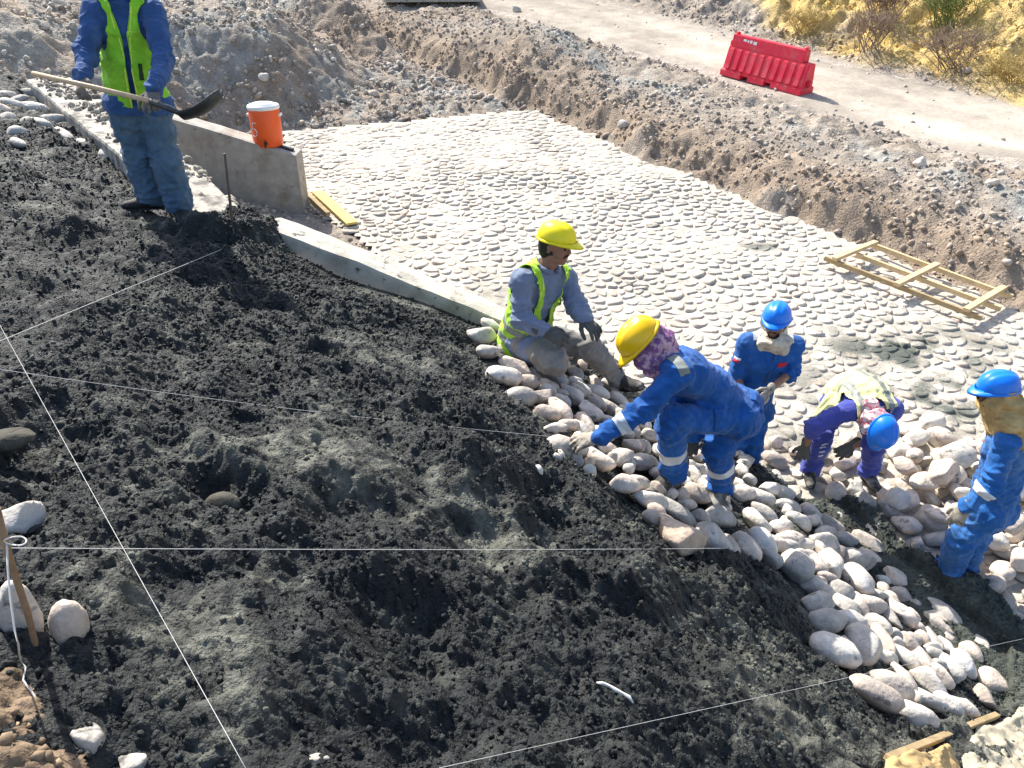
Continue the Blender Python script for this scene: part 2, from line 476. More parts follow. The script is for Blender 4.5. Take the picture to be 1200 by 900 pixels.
# dense ground near the works, then a coarse sheet out to the horizon laid a little lower
g1 = sheet('ground', np.arange(-15, 14, .05), np.arange(6.5, 30, .05), lambda x, y: ground_z(x, y), ground_tone, M['ground'],
           lambda X, Y, Z: in_view(X, Y, Z, 260, 220) & ~((slope_z(X, Y) > Z + .35) & (Y < back_y(X) - .5)))
tag(g1, kind='structure')
far_ax = np.concatenate([-np.geomspace(400, 20, 26), np.arange(-18, 18.1, 1.0), np.geomspace(20, 400, 26)])
def terrain_z(x, y):
    z = ground_z(x, y, False)
    z = np.minimum(z, 14 + 2 * fbm2(x * .03, y * .03, 3, 5))
    return z - .35 - .9 * (base_z(x, y) > z)
g2 = sheet('terrain', far_ax, far_ax, terrain_z, ground_tone, M['ground'])
tag(g2, kind='structure')

# road of graded gravel along the top of the bank
ss = np.arange(-26, 16, .08); dds = np.linspace(0, 1, 60)
S, Q = np.meshgrid(ss, dds, indexing='ij')
lo = 3.05 + .35 * fbm2(S * .5, S * 0 + 3, 4, 71) ; hi = 6.15 + .3 * fbm2(S * .45, S * 0 + 9, 4, 73)
Dm = lo + (hi - lo) * Q
RX = E0[0] + EN[0] * Dm + ED[0] * S; RY = E0[1] + EN[1] * Dm + ED[1] * S
RZ = floor_z(RX, RY) + .50 + .03 - .05 * ((Q - .5) * 2) ** 4 - .018 * np.exp(-((Q - .3) / .07) ** 2) - .018 * np.exp(-((Q - .68) / .07) ** 2) + .008 * fbm2(RX * 4, RY * 4, 3, 75)
rd_t = np.array([.345, .305, .255])[None, None] * (1 + .22 * fbm2(RX * .7, RY * .7, 4, 81) + .12 * fbm2(RX * 5, RY * 5, 3, 83))[..., None]
rut = np.exp(-((Q - .3) / .09) ** 2) + np.exp(-((Q - .68) / .09) ** 2)
rd_t = rd_t * (1 + .22 * rut[..., None] - .22 * (1 - sstep(0, .14, Q) * sstep(1, .86, Q))[..., None])
rd = put('road', np.stack([RX, RY, RZ], -1).reshape(-1, 3), grid_faces(*S.shape), M['road'])
vcol(rd.data, 'tone', rd_t.reshape(-1, 3))
tag(rd, kind='structure')

# ------------------------------------------------------------------ mortar bed on the embankment
STRIP = [hit(*p) for p in ((895, 560), (985, 575), (1000, 610), (1060, 660), (1140, 690), (1215, 800), (1230, 900))]
sy = [p.y for p in STRIP][::-1]; sx = [p.x for p in STRIP][::-1]
def strip_x(y): return np.interp(y, sy, sx)

def bed_z(x, y):
    return np.maximum(slope_z(x, y), floor_z(x, y) + .06)

PITS = [(268, 585, .16, .06), (225, 700, .2, .05), (462, 740, .22, .07), (545, 520, .25, .05), (680, 640, .26, .08), (640, 590, .2, .06), (350, 690, .24, .05),
        (200, 560, .22, .05), (100, 290, .22, .05), (410, 610, .2, .06), (830, 740, .2, .05), (560, 640, .18, .05), (30, 520, .3, .12), (520, 500, .2, .05), (700, 720, .22, .06), (190, 410, .2, .04), (300, 360, .22, .05), (380, 420, .18, .05)]
PITS = [(hit(a, b), r, h) for a, b, r, h in PITS]
MOUNDS = [(560, 560, .26, .09), (720, 665, .3, .10), (420, 570, .25, .06), (640, 500, .3, .06), (300, 480, .3, .05), (500, 330, .25, .05), (330, 560, .25, .05), (480, 660, .3, .05), (150, 640, .35, .07), (350, 800, .3, .05), (800, 690, .25, .05), (560, 700, .2, .05)]
MOUNDS = [(hit(a, b), r, h) for a, b, r, h in MOUNDS]
STONE_ZONE = [(548, 378), (560, 420), (590, 470), (640, 520), (720, 590), (775, 660), (905, 660), (930, 710), (950, 770), (1010, 820), (1070, 860), (1180, 840), (1180, 760), (1100, 690), (1040, 650), (985, 590), (925, 560), (830, 470), (745, 455)]
SZ = np.array([hit(*p)[:2] for p in STONE_ZONE])
def in_poly(px, py, poly):
    inside = np.zeros(px.shape, bool)
    n = len(poly); j = n - 1
    for i in range(n):
        xi, yi = poly[i]; xj, yj = poly[j]
        c = ((yi > py) != (yj > py)) & (px < (xj - xi) * (py - yi) / (yj - yi + 1e-12) + xi)
        inside ^= c; j = i
    return inside

def bed_fields(x, y):
    und = fbm2(x * 1.5, y * 1.5, 3, 101); mid = fbm2(x * 4.2, y * 4.2, 3, 105); fine = fbm2(x * 38, y * 38, 3, 109, .6)
    dry = fbm2(x * 1.1 + 3, y * 1.9, 4, 113)
    # troweled or trodden patches: flatter, drier
    right = sstep(.2, 1.3, x) * sstep(3.4, 2.4, y) * .55 - sstep(-.6, -1.6, x) * .25
    smooth_ = sstep(.22, .85, dry + right + .35 * mid)
    w1, r1 = worley(x * 8.5 + .5 * mid, y * 8.5, 121); w2, r2 = worley(x * 21 + .5 * fine, y * 21, 127); w3, r3 = worley(x * 46, y * 46, 131)
    lump = .030 * r1 ** 1.5 * np.sqrt(np.clip(1 - w1 ** 2 * 2.0, 0, 1)) + .022 * (.3 + r2) * np.sqrt(np.clip(1 - w2 ** 2 * 2.2, 0, 1)) + .010 * (.3 + r3) * np.sqrt(np.clip(1 - w3 ** 2 * 2.2, 0, 1))
    rk = fbm2((x * .8 + y * .6) * 9, (x * -.6 + y * .8) * 2.2, 3, 117)
    h = .058 * und + .056 * mid + .024 * rk + lump * (1.1 - .48 * smooth_) + .007 * fine
    for p, r, dep in PITS:
        q = np.hypot(x - p.x, (y - p.y) * .9) / r + .22 * mid
        h = h - dep * .95 * sstep(.95, .30, q) + .03 * np.exp(-((q - 1.15) / .22) ** 2)
    for p, r, dep in MOUNDS:
        q = np.hypot(x - p.x, (y - p.y)) / r + .2 * mid
        h = h + dep * sstep(1.25, .2, q)
    # under the laid stones the bed lies lower and flatter; it thins out at its borders
    flat = in_poly(x, y, SZ)
    h = np.where(flat, h * .6 - .05, h)
    return h, smooth_, dry, flat

JUNC = hit(283, 284, lambda x, y: slope_z(x, y))
def bed_height(x, y):
    h, sm, dr, fl = bed_fields(x, y)
    j = np.hypot(x - JUNC.x, (y - JUNC.y) * 1.0) / .46 + .3 * fbm2(x * 5, y * 5, 3, 160)
    j = sstep(1.0, .3, j)
    dip = .085 * sstep(.55, .12, back_y(x) - y) * sstep(-1.75, -1.3, x) * sstep(.0, -.35, x)
    return bed_z(x, y) - dip + h * np.maximum(sstep(-.02, .25, back_y(x) - y), j) * .9 + .01 + .20 * j

def bed_keep(X, Y, Z):
    n = .06 * fbm2(X * 6, Y * 6, 3, 140)
    k = ((Y < back_y(X) + .05) | (np.hypot(X - JUNC.x, Y - JUNC.y) + .12 * fbm2(X * 7, Y * 7, 3, 161) < .44)) & (Y > .55) & in_view(X, Y, Z, 160, 260)
    past_toe = slope_z(X, Y) < floor_z(X, Y) + .06
    k &= ~(past_toe & ((X > strip_x(Y) + n + .13) | (Y > 5.45 + n)))
    return k

def bed_tone(X, Y, Z):
    h, sm, dr, fl = bed_fields(X, Y)
    n = fbm2(X * 14, Y * 14, 4, 151); n2 = fbm2(X * 2.3, Y * 2.3, 3, 157)
    wet = np.array([.0135, .0158, .018]); mid = np.array([.043, .047, .042]); drc = np.array([.122, .124, .102])
    right = sstep(.3, 1.6, X) * sstep(3.6, 2.4, Y) * .45
    a = np.clip(.28 + .45 * sm + .26 * n + .22 * n2 + right, 0, 1)[..., None]
    c = wet * (1 - a) + mid * a
    b = (sstep(.30, 1.05, sm * .55 + .55 * n + .22 * n2 + right * .7) * .8)[..., None]
    c = c * (1 - b) + drc * b
    past = sstep(.09, .0, slope_z(X, Y) - floor_z(X, Y))[..., None]
    c = c * (1 - past) + np.array([.060, .068, .056]) * (1 + .3 * n[..., None]) * past
    return c * (1 + .18 * n[..., None])

bed = sheet('mortar_bed', np.arange(-2.3, 3.9, .0075), np.arange(.55, 6.3, .0075), bed_height, bed_tone, M['mortar'], bed_keep)
tag(bed, kind='structure')
bed2 = sheet('mortar_bed', np.arange(-7.4, -2.285, .018), np.arange(.6, 12.3, .018), bed_height, bed_tone, M['mortar'], bed_keep)
tag(bed2, kind='structure')

# the slope behind the camera, so the embankment goes on
crest = sheet('embankment', np.arange(-14, 8, .25), np.arange(-14, 5.0, .25), lambda x, y: np.minimum(slope_z(x, np.maximum(y, .4)), 2.75) - .10 - .6 * sstep(1.2, 1.8, y) + .03 * fbm2(x * 2, y * 2, 3, 8),
              ground_tone, M['ground'])
tag(crest, kind='structure')

# ------------------------------------------------------------------ crumbs of mortar (uncountable)
def ico(sub):
    bm = bmesh.new()
    bmesh.ops.create_icosphere(bm, subdivisions=sub, radius=1)
    bm.verts.index_update()
    V = np.array([v.co[:] for v in bm.verts]); Fc = np.array([[v.index for v in f.verts] for f in bm.faces])
    bm.free()
    return V, Fc
ICO1, ICO2, ICO3 = ico(1), ico(2), ico(3)

def rand_rot(n, r):
    q = r.normal(size=(n, 4)); q /= np.linalg.norm(q, axis=1, keepdims=True)
    w, x, y, z = q.T
    return np.stack([np.stack([1 - 2 * (y * y + z * z), 2 * (x * y - z * w), 2 * (x * z + y * w)], -1),
                     np.stack([2 * (x * y + z * w), 1 - 2 * (x * x + z * z), 2 * (y * z - x * w)], -1),
                     np.stack([2 * (x * z - y * w), 2 * (y * z + x * w), 1 - 2 * (x * x + y * y)], -1)], 1)

def scatter(name, P, R, m, tone=None, squash=(1, .8, .65), r=None, jit=.28):
    r = r or np.random.default_rng(3)
    n = len(P); V0, F0 = ICO1
    k = len(V0)
    base = V0[None] * (1 + jit * r.uniform(-1, 1, (n, k, 1)))
    base = base * np.array(squash) * R[:, None, None] * r.uniform(.75, 1.25, (n, 1, 3))
    V = np.einsum('nij,nkj->nki', rand_rot(n, r), base) + P[:, None]
    Fc = (F0[None] + (np.arange(n) * k)[:, None, None]).reshape(-1, 3)
    me = mesh(name, V.reshape(-1, 3), Fc, m, smooth=False)
    if tone is not None:
        vcol(me, 'tone', np.repeat(tone, k, 0))
    o = obj(name, me)
    return tag(o, kind='stuff')

def sample_view(n, px0, px1, py0, py1, f, r):
    """points on a surface, spread over a part of the ground"""
    px, py = r.uniform(px0, px1, n), r.uniform(py0, py1, n)
    return px, py

rc = np.random.default_rng(11)
n = 140000
cx, cy = rc.uniform(-6.0, 3.6, n), rc.uniform(.7, 9.0, n)
h, sm, dr, fl = bed_fields(cx, cy)
cz = bed_height(cx, cy)
ok = bed_keep(cx, cy, cz) & in_view(cx, cy, cz, 40, 40) & (rc.uniform(size=n) < .95 - .70 * sm) & ~((slope_z(cx, cy) < floor_z(cx, cy) + .05) & (rc.uniform(size=n) < .5))
ok &= ~((cx < -2.3) & (rc.uniform(size=n) < .55))
cx, cy, cz = cx[ok][:33000], cy[ok][:33000], cz[ok][:33000]
cr = .0032 + .0125 * rc.uniform(size=len(cx)) ** 2.8 + .0012 * np.maximum(to_px(cx, cy, cz)[2] - 3, 0)
crumbs = scatter('mortar_crumbs', np.stack([cx, cy, cz + cr * .25], -1), cr, M['mortar'], bed_tone(cx, cy, cz) * rc.uniform(.75, 1.35, (len(cx), 1)) * np.where(cx < -2.0, 1.9, 1.15)[:, None], r=rc)  # far-left crumbs painted lighter to offset their shaded sides

# loose gravel and rubble over the natural ground
n = 170000
gx, gy = rc.uniform(-11, 11, n), rc.uniform(7.5, 25, n)
gz = ground_z(gx, gy)
gd, gs = edge_coords(gx, gy); ge = far_coord(gx, gy); gl = left_coord(gx, gy)
cl = fbm2(gx * 1.6, gy * 1.6, 3, 201)
ok = in_view(gx, gy, gz, 60, 60) & ((gd > .02) | (ge > .05) | (gl > .05)) & ~((gd > 3.1) & (gd < 6.1) & (rc.uniform(size=n) < .93)) & (cl + rc.uniform(-.7, .7, n) + .6 * (gd > 0) * (gd < 1.6) > .05) & ((slope_z(gx, gy) < gz) | (gy > back_y(gx)))
gx, gy, gz, gd, ge = (a[ok][:46000] for a in (gx, gy, gz, gd, ge))
gr = .008 + .050 * rc.uniform(size=len(gx)) ** 7
gr = np.where((gd < 0) & (ge > 0), gr * 1.5, gr)
gt = ground_tone(gx, gy, gz)
gt = gt * rc.uniform(.9, 1.45, (len(gx), 1)) + np.where(rc.uniform(size=(len(gx), 1)) < .25, .12, 0)
scatter('gravel', np.stack([gx, gy, gz + gr * .2], -1), gr, M['pebble'], gt, r=rc)

# ------------------------------------------------------------------ stone-paved apron
FL = np.array([(E0[0], E0[1]), (-4.12, 14.4), (-3.26, 11.6), (-2.75, 10.95), (-2.05, 10.25), (-1.0, 8.6), (-.4, 5.6), (2.45, 5.52), (2.6, 4.6), (3.0, 2.4), (10.5, 2.4)])
fv = []
xs_, ys_ = np.arange(-5, 11, .1), np.arange(2.0, 16, .1)
X, Y = np.meshgrid(xs_, ys_, indexing='ij')
Zf = floor_z(X, Y) + .012 * fbm2(X * 2, Y * 2, 3, 301)
k = in_poly(X, Y, FL).reshape(-1)
Fq = grid_faces(len(xs_), len(ys_)); Fq = Fq[k[Fq].any(1)]
V, Fq = compact(np.stack([X, Y, Zf], -1).reshape(-1, 3), Fq)

def apron_mat(name, c, c2, attr=None):
    """pale pointed masonry with a few dark splashes of spilt mortar at fixed places"""
    m = mat(name, c, .9, .24, 13, .8, 36, .15, color2=c2, c2_at=(.44, .62), c2scale=5.5, bdist=.016, attr=attr)
    nt = m.node_tree; N = nt.nodes; L = nt.links
    b = N["Principled BSDF"]; old = b.inputs["Base Color"].links[0].from_socket
    geo = N.new("ShaderNodeNewGeometry")
    nz = N.new("ShaderNodeTexNoise"); nz.inputs["Scale"].default_value = 2.2; nz.inputs["Detail"].default_value = 6
    L.new(geo.outputs["Position"], nz.inputs["Vector"])
    acc = None
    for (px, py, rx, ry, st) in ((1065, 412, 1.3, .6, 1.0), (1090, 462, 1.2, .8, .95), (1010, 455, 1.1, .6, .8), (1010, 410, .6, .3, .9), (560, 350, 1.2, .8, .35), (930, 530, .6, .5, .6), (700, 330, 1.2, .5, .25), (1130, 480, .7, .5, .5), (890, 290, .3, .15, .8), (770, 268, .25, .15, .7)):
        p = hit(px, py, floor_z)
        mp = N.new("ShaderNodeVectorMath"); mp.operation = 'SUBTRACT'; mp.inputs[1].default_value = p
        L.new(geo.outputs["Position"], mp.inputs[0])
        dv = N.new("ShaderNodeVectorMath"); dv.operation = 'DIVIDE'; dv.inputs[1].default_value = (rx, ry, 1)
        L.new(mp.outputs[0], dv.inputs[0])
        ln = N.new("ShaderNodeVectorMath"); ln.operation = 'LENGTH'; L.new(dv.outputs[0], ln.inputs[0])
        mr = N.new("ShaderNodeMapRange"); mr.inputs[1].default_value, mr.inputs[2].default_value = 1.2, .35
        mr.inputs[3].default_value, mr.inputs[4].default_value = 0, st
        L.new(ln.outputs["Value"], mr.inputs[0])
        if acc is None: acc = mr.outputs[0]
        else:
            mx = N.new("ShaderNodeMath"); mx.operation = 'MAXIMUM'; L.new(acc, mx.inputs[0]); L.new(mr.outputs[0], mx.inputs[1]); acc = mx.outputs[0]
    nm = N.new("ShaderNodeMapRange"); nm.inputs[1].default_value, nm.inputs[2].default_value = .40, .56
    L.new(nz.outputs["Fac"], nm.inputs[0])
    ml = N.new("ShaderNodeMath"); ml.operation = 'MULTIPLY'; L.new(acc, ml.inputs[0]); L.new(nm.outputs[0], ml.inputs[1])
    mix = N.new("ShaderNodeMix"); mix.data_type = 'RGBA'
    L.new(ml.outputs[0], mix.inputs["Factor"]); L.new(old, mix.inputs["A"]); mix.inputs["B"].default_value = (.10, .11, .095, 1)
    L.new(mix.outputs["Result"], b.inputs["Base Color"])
    return m
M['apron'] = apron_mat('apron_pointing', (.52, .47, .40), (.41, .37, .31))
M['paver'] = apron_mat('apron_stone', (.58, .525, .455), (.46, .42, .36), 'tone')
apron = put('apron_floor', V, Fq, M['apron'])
tag(apron, kind='structure')

# stones of the apron: cells of a jittered lattice, each with a low domed face
rf = np.random.default_rng(23)
pts = []
rows = np.arange(-3.5, 17.5, .125)
for ri, s in enumerate(rows):
    for d in np.arange(-11.5, .0, .170):
        if rf.uniform() < .12: continue
        dd = d + (.11 if ri % 2 else 0) + rf.uniform(-.075, .075); s2 = s + rf.uniform(-.056, .056)
        pts.append(E0 + EN * dd + ED * s2)
pts = np.array(pts)
keep = in_poly(pts[:, 0], pts[:, 1], FL)
px_, py_, dp_ = to_px(pts[:, 0], pts[:, 1], floor_z(pts[:, 0], pts[:, 1]))
keep &= (px_ > -60) & (px_ < 1290) & (py_ < 960)
allp = pts
pts = pts[keep]; dep = dp_[keep]
cellgrid = {}
for i, p in enumerate(allp):
    cellgrid.setdefault((int(p[0] // .4), int(p[1] // .4)), []).append(i)

def cell(p, gap):
    poly = [(-.2, -.2), (.2, -.2), (.2, .2), (-.2, .2)]
    gi, gj = int(p[0] // .4), int(p[1] // .4)
    for a in (-1, 0, 1):
        for b in (-1, 0, 1):
            for i in cellgrid.get((gi + a, gj + b), ()):
                q = allp[i] - p
                L2 = math.hypot(*q)
                if L2 < 1e-6 or L2 > .42: continue
                nx, ny = q / L2; lim = L2 / 2 - gap
                out = []
                for k in range(len(poly)):
                    A, B = poly[k], poly[(k + 1) % len(poly)]
                    da, db = A[0] * nx + A[1] * ny - lim, B[0] * nx + B[1] * ny - lim
                    if da <= 0: out.append(A)
                    if (da < 0) != (db < 0) and abs(da - db) > 1e-12:
                        t = da / (da - db); out.append((A[0] + t * (B[0] - A[0]), A[1] + t * (B[1] - A[1])))
                poly = out
                if len(poly) < 3: return None
    return poly

def paver_geom(p, far=False):
    poly = cell(p, rf.uniform(.001, .009))
    if poly is None: return None
    # resample the outline so corners are rounded
    P = np.array(poly)
    if not far:
        Q = P * .5 + .25 * (np.roll(P, 1, 0) + np.roll(P, -1, 0))
        M1 = .5 * (P + np.roll(P, -1, 0)) * .985
        ring = np.stack([Q * .5 + P * .5 * .93, M1], 1).reshape(-1, 2)
    else:
        ring = P * .97
    n = len(ring)
    top = rf.uniform(.002, .011) if rf.uniform() > .25 else rf.uniform(.0005, .004); tilt = rf.normal(0, .05, 2)
    V = []
    for sc, hz in ((1.0, -.02), (.95, top * .6), (.66, top)) if not far else ((1.0, -.01), (.80, top)):
        for x, y in ring:
            z = hz + (tilt[0] * x + tilt[1] * y) * (hz > 0) + (rf.uniform(-.004, .004) if hz > 0 else 0)
            V.append((x * sc, y * sc, z))
    rings = len(V) // n
    Fc = []
    for a in range(rings - 1):
        for k in range(n):
            Fc.append((a * n + k, a * n + (k + 1) % n, (a + 1) * n + (k + 1) % n, (a + 1) * n + k))
    V.append((0, 0, top * 1.12))
    c = len(V) - 1; o = (rings - 1) * n
    for k in range(n): Fc.append((o + k, o + (k + 1) % n, c))
    return V, Fc

PAV = np.array([(.57, .51, .43), (.50, .45, .38), (.60, .52, .435), (.44, .405, .35), (.62, .575, .50), (.55, .45, .365)])
def pav_tone(k): return np.repeat(PAV[int(rf.integers(len(PAV)))][None] * rf.uniform(.78, 1.12), k, 0)
rest_tone = []
order = np.argsort(dep)
aoff = Vector(apron.location)
rest, npart = [], 0
hidden_by_slope = lambda p: base_z(p[0], p[1]) > floor_z(p[0], p[1]) + .02
in_heap = lambda p: False
for rank, i in enumerate(order):
    p = pts[i]
    if hidden_by_slope(p) or (p[1] < 5.5 and p[0] < strip_x(p[1]) + .14): continue
    x_, y_, _ = to_px(p[0], p[1], floor_z(p[0], p[1]))
    seen = -10 < x_ < 1210 and y_ < 905 and not (x_ > 960 and y_ > 525)
    g = paver_geom(p, far=not (seen and dep[i] < 12.5))
    if g is None: continue
    V, Fc = g
    c = Vector((p[0], p[1], floor_z(p[0], p[1]) + .004))
    if seen and npart < 298 and y_ > 250 and not (x_ < 790 and y_ > 410):
        me = mesh('stone', V, Fc, M['paver']); vcol(me, 'tone', pav_tone(len(V)))
        o = obj('stone', me, apron, c - aoff)
        npart += 1
    else:
        rest.append(([Vector(v) + c for v in V], Fc)); rest_tone.append(pav_tone(len(V)))
st = put('stone', *join(*rest), M['paver'], apron)
vcol(st.data, 'tone', np.concatenate(rest_tone))
tag(st, kind='stuff')

# ------------------------------------------------------------------ river stones
def stone_mesh(seed, angular=False, sub=ICO3):
    r = np.random.default_rng(seed)
    V = sub[0].copy()
    o = r.uniform(-50, 50, 3)
    n = vnoise3(V[:, 0] * 1.3 + o[0], V[:, 1] * 1.3 + o[1], V[:, 2] * 1.3 + o[2], seed)
    n2 = vnoise3(V[:, 0] * 3.4 + o[0], V[:, 1] * 3.4 + o[1], V[:, 2] * 3.4 + o[2], seed + 1)
    n3 = vnoise3(V[:, 0] * 8 + o[0], V[:, 1] * 8 + o[1], V[:, 2] * 8 + o[2], seed + 2)
    V = V * (1 + .17 * n + .06 * n2 + .022 * n3)[:, None]
    for k in range(11 if angular else 8):          # broken or worn flats
        d = r.normal(size=3); d /= np.linalg.norm(d)
        lim = r.uniform(.48, .75) if angular else r.uniform(.58, .88)
        s = V @ d
        over = np.maximum(s - lim, 0)
        V = V - d[None] * (over * (.93 if angular else .78))[:, None]
    V = V / np.abs(V).max(0)
    return mesh('stone', V, sub[1])

ROUND = [stone_mesh(400 + i) for i in range(14)]
ANGLE = [stone_mesh(500 + i, True) for i in range(8)]
def with_mat(lst, m):
    out = []
    for me in lst:
        c = me.copy(); c.materials.append(m); out.append(c)
    return out
SM = {'stone': with_mat(ROUND, M['stone']), 'grey': with_mat(ROUND, M['stone2']), 'ang': with_mat(ANGLE, M['stone']), 'pale': with_mat(ROUND[::-1], M['stone3']), 'angpale': with_mat(ANGLE, M['stone3']), 'anggrey': with_mat(ANGLE, M['stone2']), 'tan': with_mat(ANGLE, M['tanstone']), 'dark': with_mat(ROUND, M['darkstone']), 'smear': with_mat(ANGLE, M['smearstone'])}

def slope_normal(x, y, f=base_z):
    e = .02
    return Vector((float(f(x - e, y) - f(x + e, y)), float(f(x, y - e) - f(x, y + e)), 2 * e)).normalized()

def set_matrix(o, c, a, nrm, ext):
    a = (a - nrm * a.dot(nrm)).normalized(); b = nrm.cross(a)
    R = Matrix((a, b, nrm)).transposed().to_4x4()
    o.matrix_world = Matrix.Translation(c) @ R @ Matrix.Diagonal((*ext, 1))

rs_ = np.random.default_rng(77)
bed_loc = Vector(bed.location)
laid = []
def lay(px, py, L, Wd, ang, kind=None, surf=base_z, parent=bed, lift=.02):
    a = math.radians(ang)
    da = (math.cos(a) * L / 2, math.sin(a) * L / 2); db = (-math.sin(a) * Wd / 2, math.cos(a) * Wd / 2)
    # the picture shows the stone's upper side, so aim a little below its centre
    c = hit(px, py + 3, surf)
    A, B = hit(px + da[0], py + 3 + da[1], surf), hit(px - da[0], py + 3 - da[1], surf)
    t = to_px(*c)[2]
    l = (A - B).length / 2; w = Wd / 2 * t / FPX * 1.12
    l = min(max(l * 1.06, Wd / 2 * t / FPX), L / 2 * t / FPX * 1.45)
    l = max(l, .04); w = max(w, .035)
    hgt = min(max(.9 * w, .05), .115)
    nrm = (slope_normal(c.x, c.y) * .9 + Vector((0, 0, .25)) + Vector(rs_.normal(0, .07, 3))).normalized()
    k = kind or ['stone', 'stone', 'pale', 'ang', 'grey', 'pale'][int(rs_.integers(6))]
    o = obj('stone', SM[k][int(rs_.integers(len(SM[k])))], parent)
    set_matrix(o, c + nrm * (lift + .22 * hgt), (A - B), nrm, (l, w, hgt))
    if rs_.uniform() < .5: pass
    laid.append((c.x, c.y, l, w))
    return o

LAID = [(564, 395, 35, 24, 15), (574, 383, 26, 15, 30), (572, 414, 27, 19, 10), (594, 412, 30, 18, 30), (603, 431, 42, 21, 30), (619, 423, 25, 16, 30),
 (587, 443, 41, 25, 10), (631, 439, 26, 18, 35), (650, 443, 32, 18, 35), (620, 450, 27, 16, 20), (606, 467, 38, 28, 15), (633, 466, 25, 20, 10), (643, 455, 30, 18, 35),
 (668, 463, 34, 23, 35), (658, 473, 25, 16, 30), (638, 487, 33, 21, 20), (655, 483, 34, 21, 45), (663, 501, 24, 14, 10), (688, 485, 33, 24, 40), (682, 497, 32, 20, 50),
 (650, 507, 28, 15, 0), (674, 441, 24, 18, 40), (680, 458, 28, 16, 40), (698, 460, 30, 18, 40), (695, 473, 34, 16, 40), (712, 477, 30, 16, 40), (723, 470, 30, 16, 40),
 (713, 453, 24, 14, 40), (728, 484, 26, 16, 40), (712, 497, 34, 18, 30), (740, 478, 24, 14, 40), (750, 495, 26, 16, 40), (700, 510, 30, 18, 35), (738, 505, 30, 17, 40),
 (655, 527, 46, 31, 10), (698, 541, 52, 25, 38), (727, 540, 28, 27, 0), (706, 527, 24, 17, 10), (750, 543, 38, 22, 5), (729, 570, 34, 25, 20), (760, 588, 46, 25, 30),
 (740, 523, 28, 20, 20), (762, 512, 26, 18, 30), (775, 530, 26, 18, 30), (788, 600, 60, 20, 40), (780, 617, 40, 20, 35),
 (790, 632, 62, 46, 40, 'tan'), (830, 638, 44, 42, 55), (853, 645, 34, 20, 65), (868, 642, 44, 28, 58), (888, 638, 42, 34, 45), (838, 608, 48, 28, 15), (813, 583, 36, 28, 40),
 (796, 580, 22, 20, 10), (868, 580, 26, 22, 20), (890, 585, 36, 23, 30), (884, 613, 42, 24, 45), (890, 600, 40, 20, 40), (915, 578, 30, 19, 30), (900, 573, 26, 18, 20), (922, 595, 34, 19, 20),
 (913, 619, 32, 22, 0), (934, 612, 32, 20, 30), (923, 634, 38, 20, 5), (908, 638, 28, 18, 30), (926, 666, 38, 42, 0, 'grey'), (952, 663, 28, 24, 50), (967, 663, 38, 30, 65), (945, 600, 30, 21, 38),
 (970, 615, 40, 19, 25), (938, 640, 36, 18, 0), (963, 637, 38, 26, 15), (988, 632, 32, 19, 25), (965, 625, 28, 16, 10), (998, 657, 44, 28, 25), (1018, 653, 36, 18, 42), (997, 680, 42, 34, 55),
 (1045, 677, 36, 22, 30), (1053, 699, 34, 22, 25), (1017, 637, 48, 20, 35), (1028, 624, 32, 23, 20), (953, 691, 38, 25, 30, 'grey'), (955, 708, 40, 26, 0, 'grey'), (982, 692, 38, 24, 45), (967, 731, 44, 28, 10, 'grey'),  # explicit grey paints the croucher's cast shadow into these stones' colour
 (975, 765, 54, 40, 25, 'grey'), (988, 712, 40, 25, 48, 'grey'), (992, 731, 38, 25, 20, 'grey'), (1008, 761, 52, 42, 58, 'grey'), (1033, 755, 52, 22, 55), (1001, 708, 34, 20, 50), (1020, 710, 34, 22, 30), (1038, 723, 40, 17, 52),
 (1027, 735, 40, 24, 45), (1053, 721, 38, 26, 35), (1060, 753, 40, 24, 45), (1087, 751, 38, 20, 50), (1094, 730, 50, 26, 40), (1105, 719, 54, 20, 40), (1137, 766, 36, 24, 45), (1149, 757, 32, 17, 50), (1123, 779, 42, 28, 48),
 (1108, 784, 42, 24, 50), (1095, 792, 46, 24, 45), (1055, 769, 50, 21, 45), (1160, 800, 42, 28, 52), (1148, 815, 38, 22, 50), (1055, 797, 46, 21, 50), (1082, 799, 54, 26, 45), (1037, 804, 58, 36, 35), (1020, 815, 68, 33, 35),
 (1072, 843, 54, 32, 35), (1087, 824, 50, 23, 32), (1108, 828, 46, 23, 40), (1127, 832, 40, 22, 38), (1078, 775, 40, 20, 48), (1070, 735, 30, 18, 40), (1010, 690, 30, 18, 40), (975, 645, 30, 18, 30), (900, 655, 30, 20, 40), (1105, 760, 30, 18, 50)]
for q in LAID: lay(*q)
def poly_dist(x, y, P):
    best = 9
    for i in range(len(P)):
        a, b = P[i], P[(i + 1) % len(P)]
        ab = b - a; t = np.clip(((x - a[0]) * ab[0] + (y - a[1]) * ab[1]) / (ab @ ab), 0, 1)
        best = min(best, math.hypot(x - a[0] - t * ab[0], y - a[1] - t * ab[1]))
    return best
# fill what is left of the laid field
fill = 0
for _ in range(9000):
    x, y = rs_.uniform(SZ[:, 0].min(), SZ[:, 0].max()), rs_.uniform(SZ[:, 1].min(), SZ[:, 1].max())
    if not in_poly(np.array([x]), np.array([y]), SZ)[0]: continue
    if any(math.hypot(x - a, y - b) < .035 + .33 * (c + d) for a, b, c, d in laid): continue
    px, py, t = to_px(x, y, float(base_z(x, y)))
    if (px > 890 and py < 600) or px > 1110 or poly_dist(x, y, SZ) < .14: continue
    s = rs_.uniform(.6, .95) * 205 / t * .55
    lay(px, py - 3, s * 1.25, s * .8, rs_.uniform(20, 55)); fill += 1
    if fill > 160: break

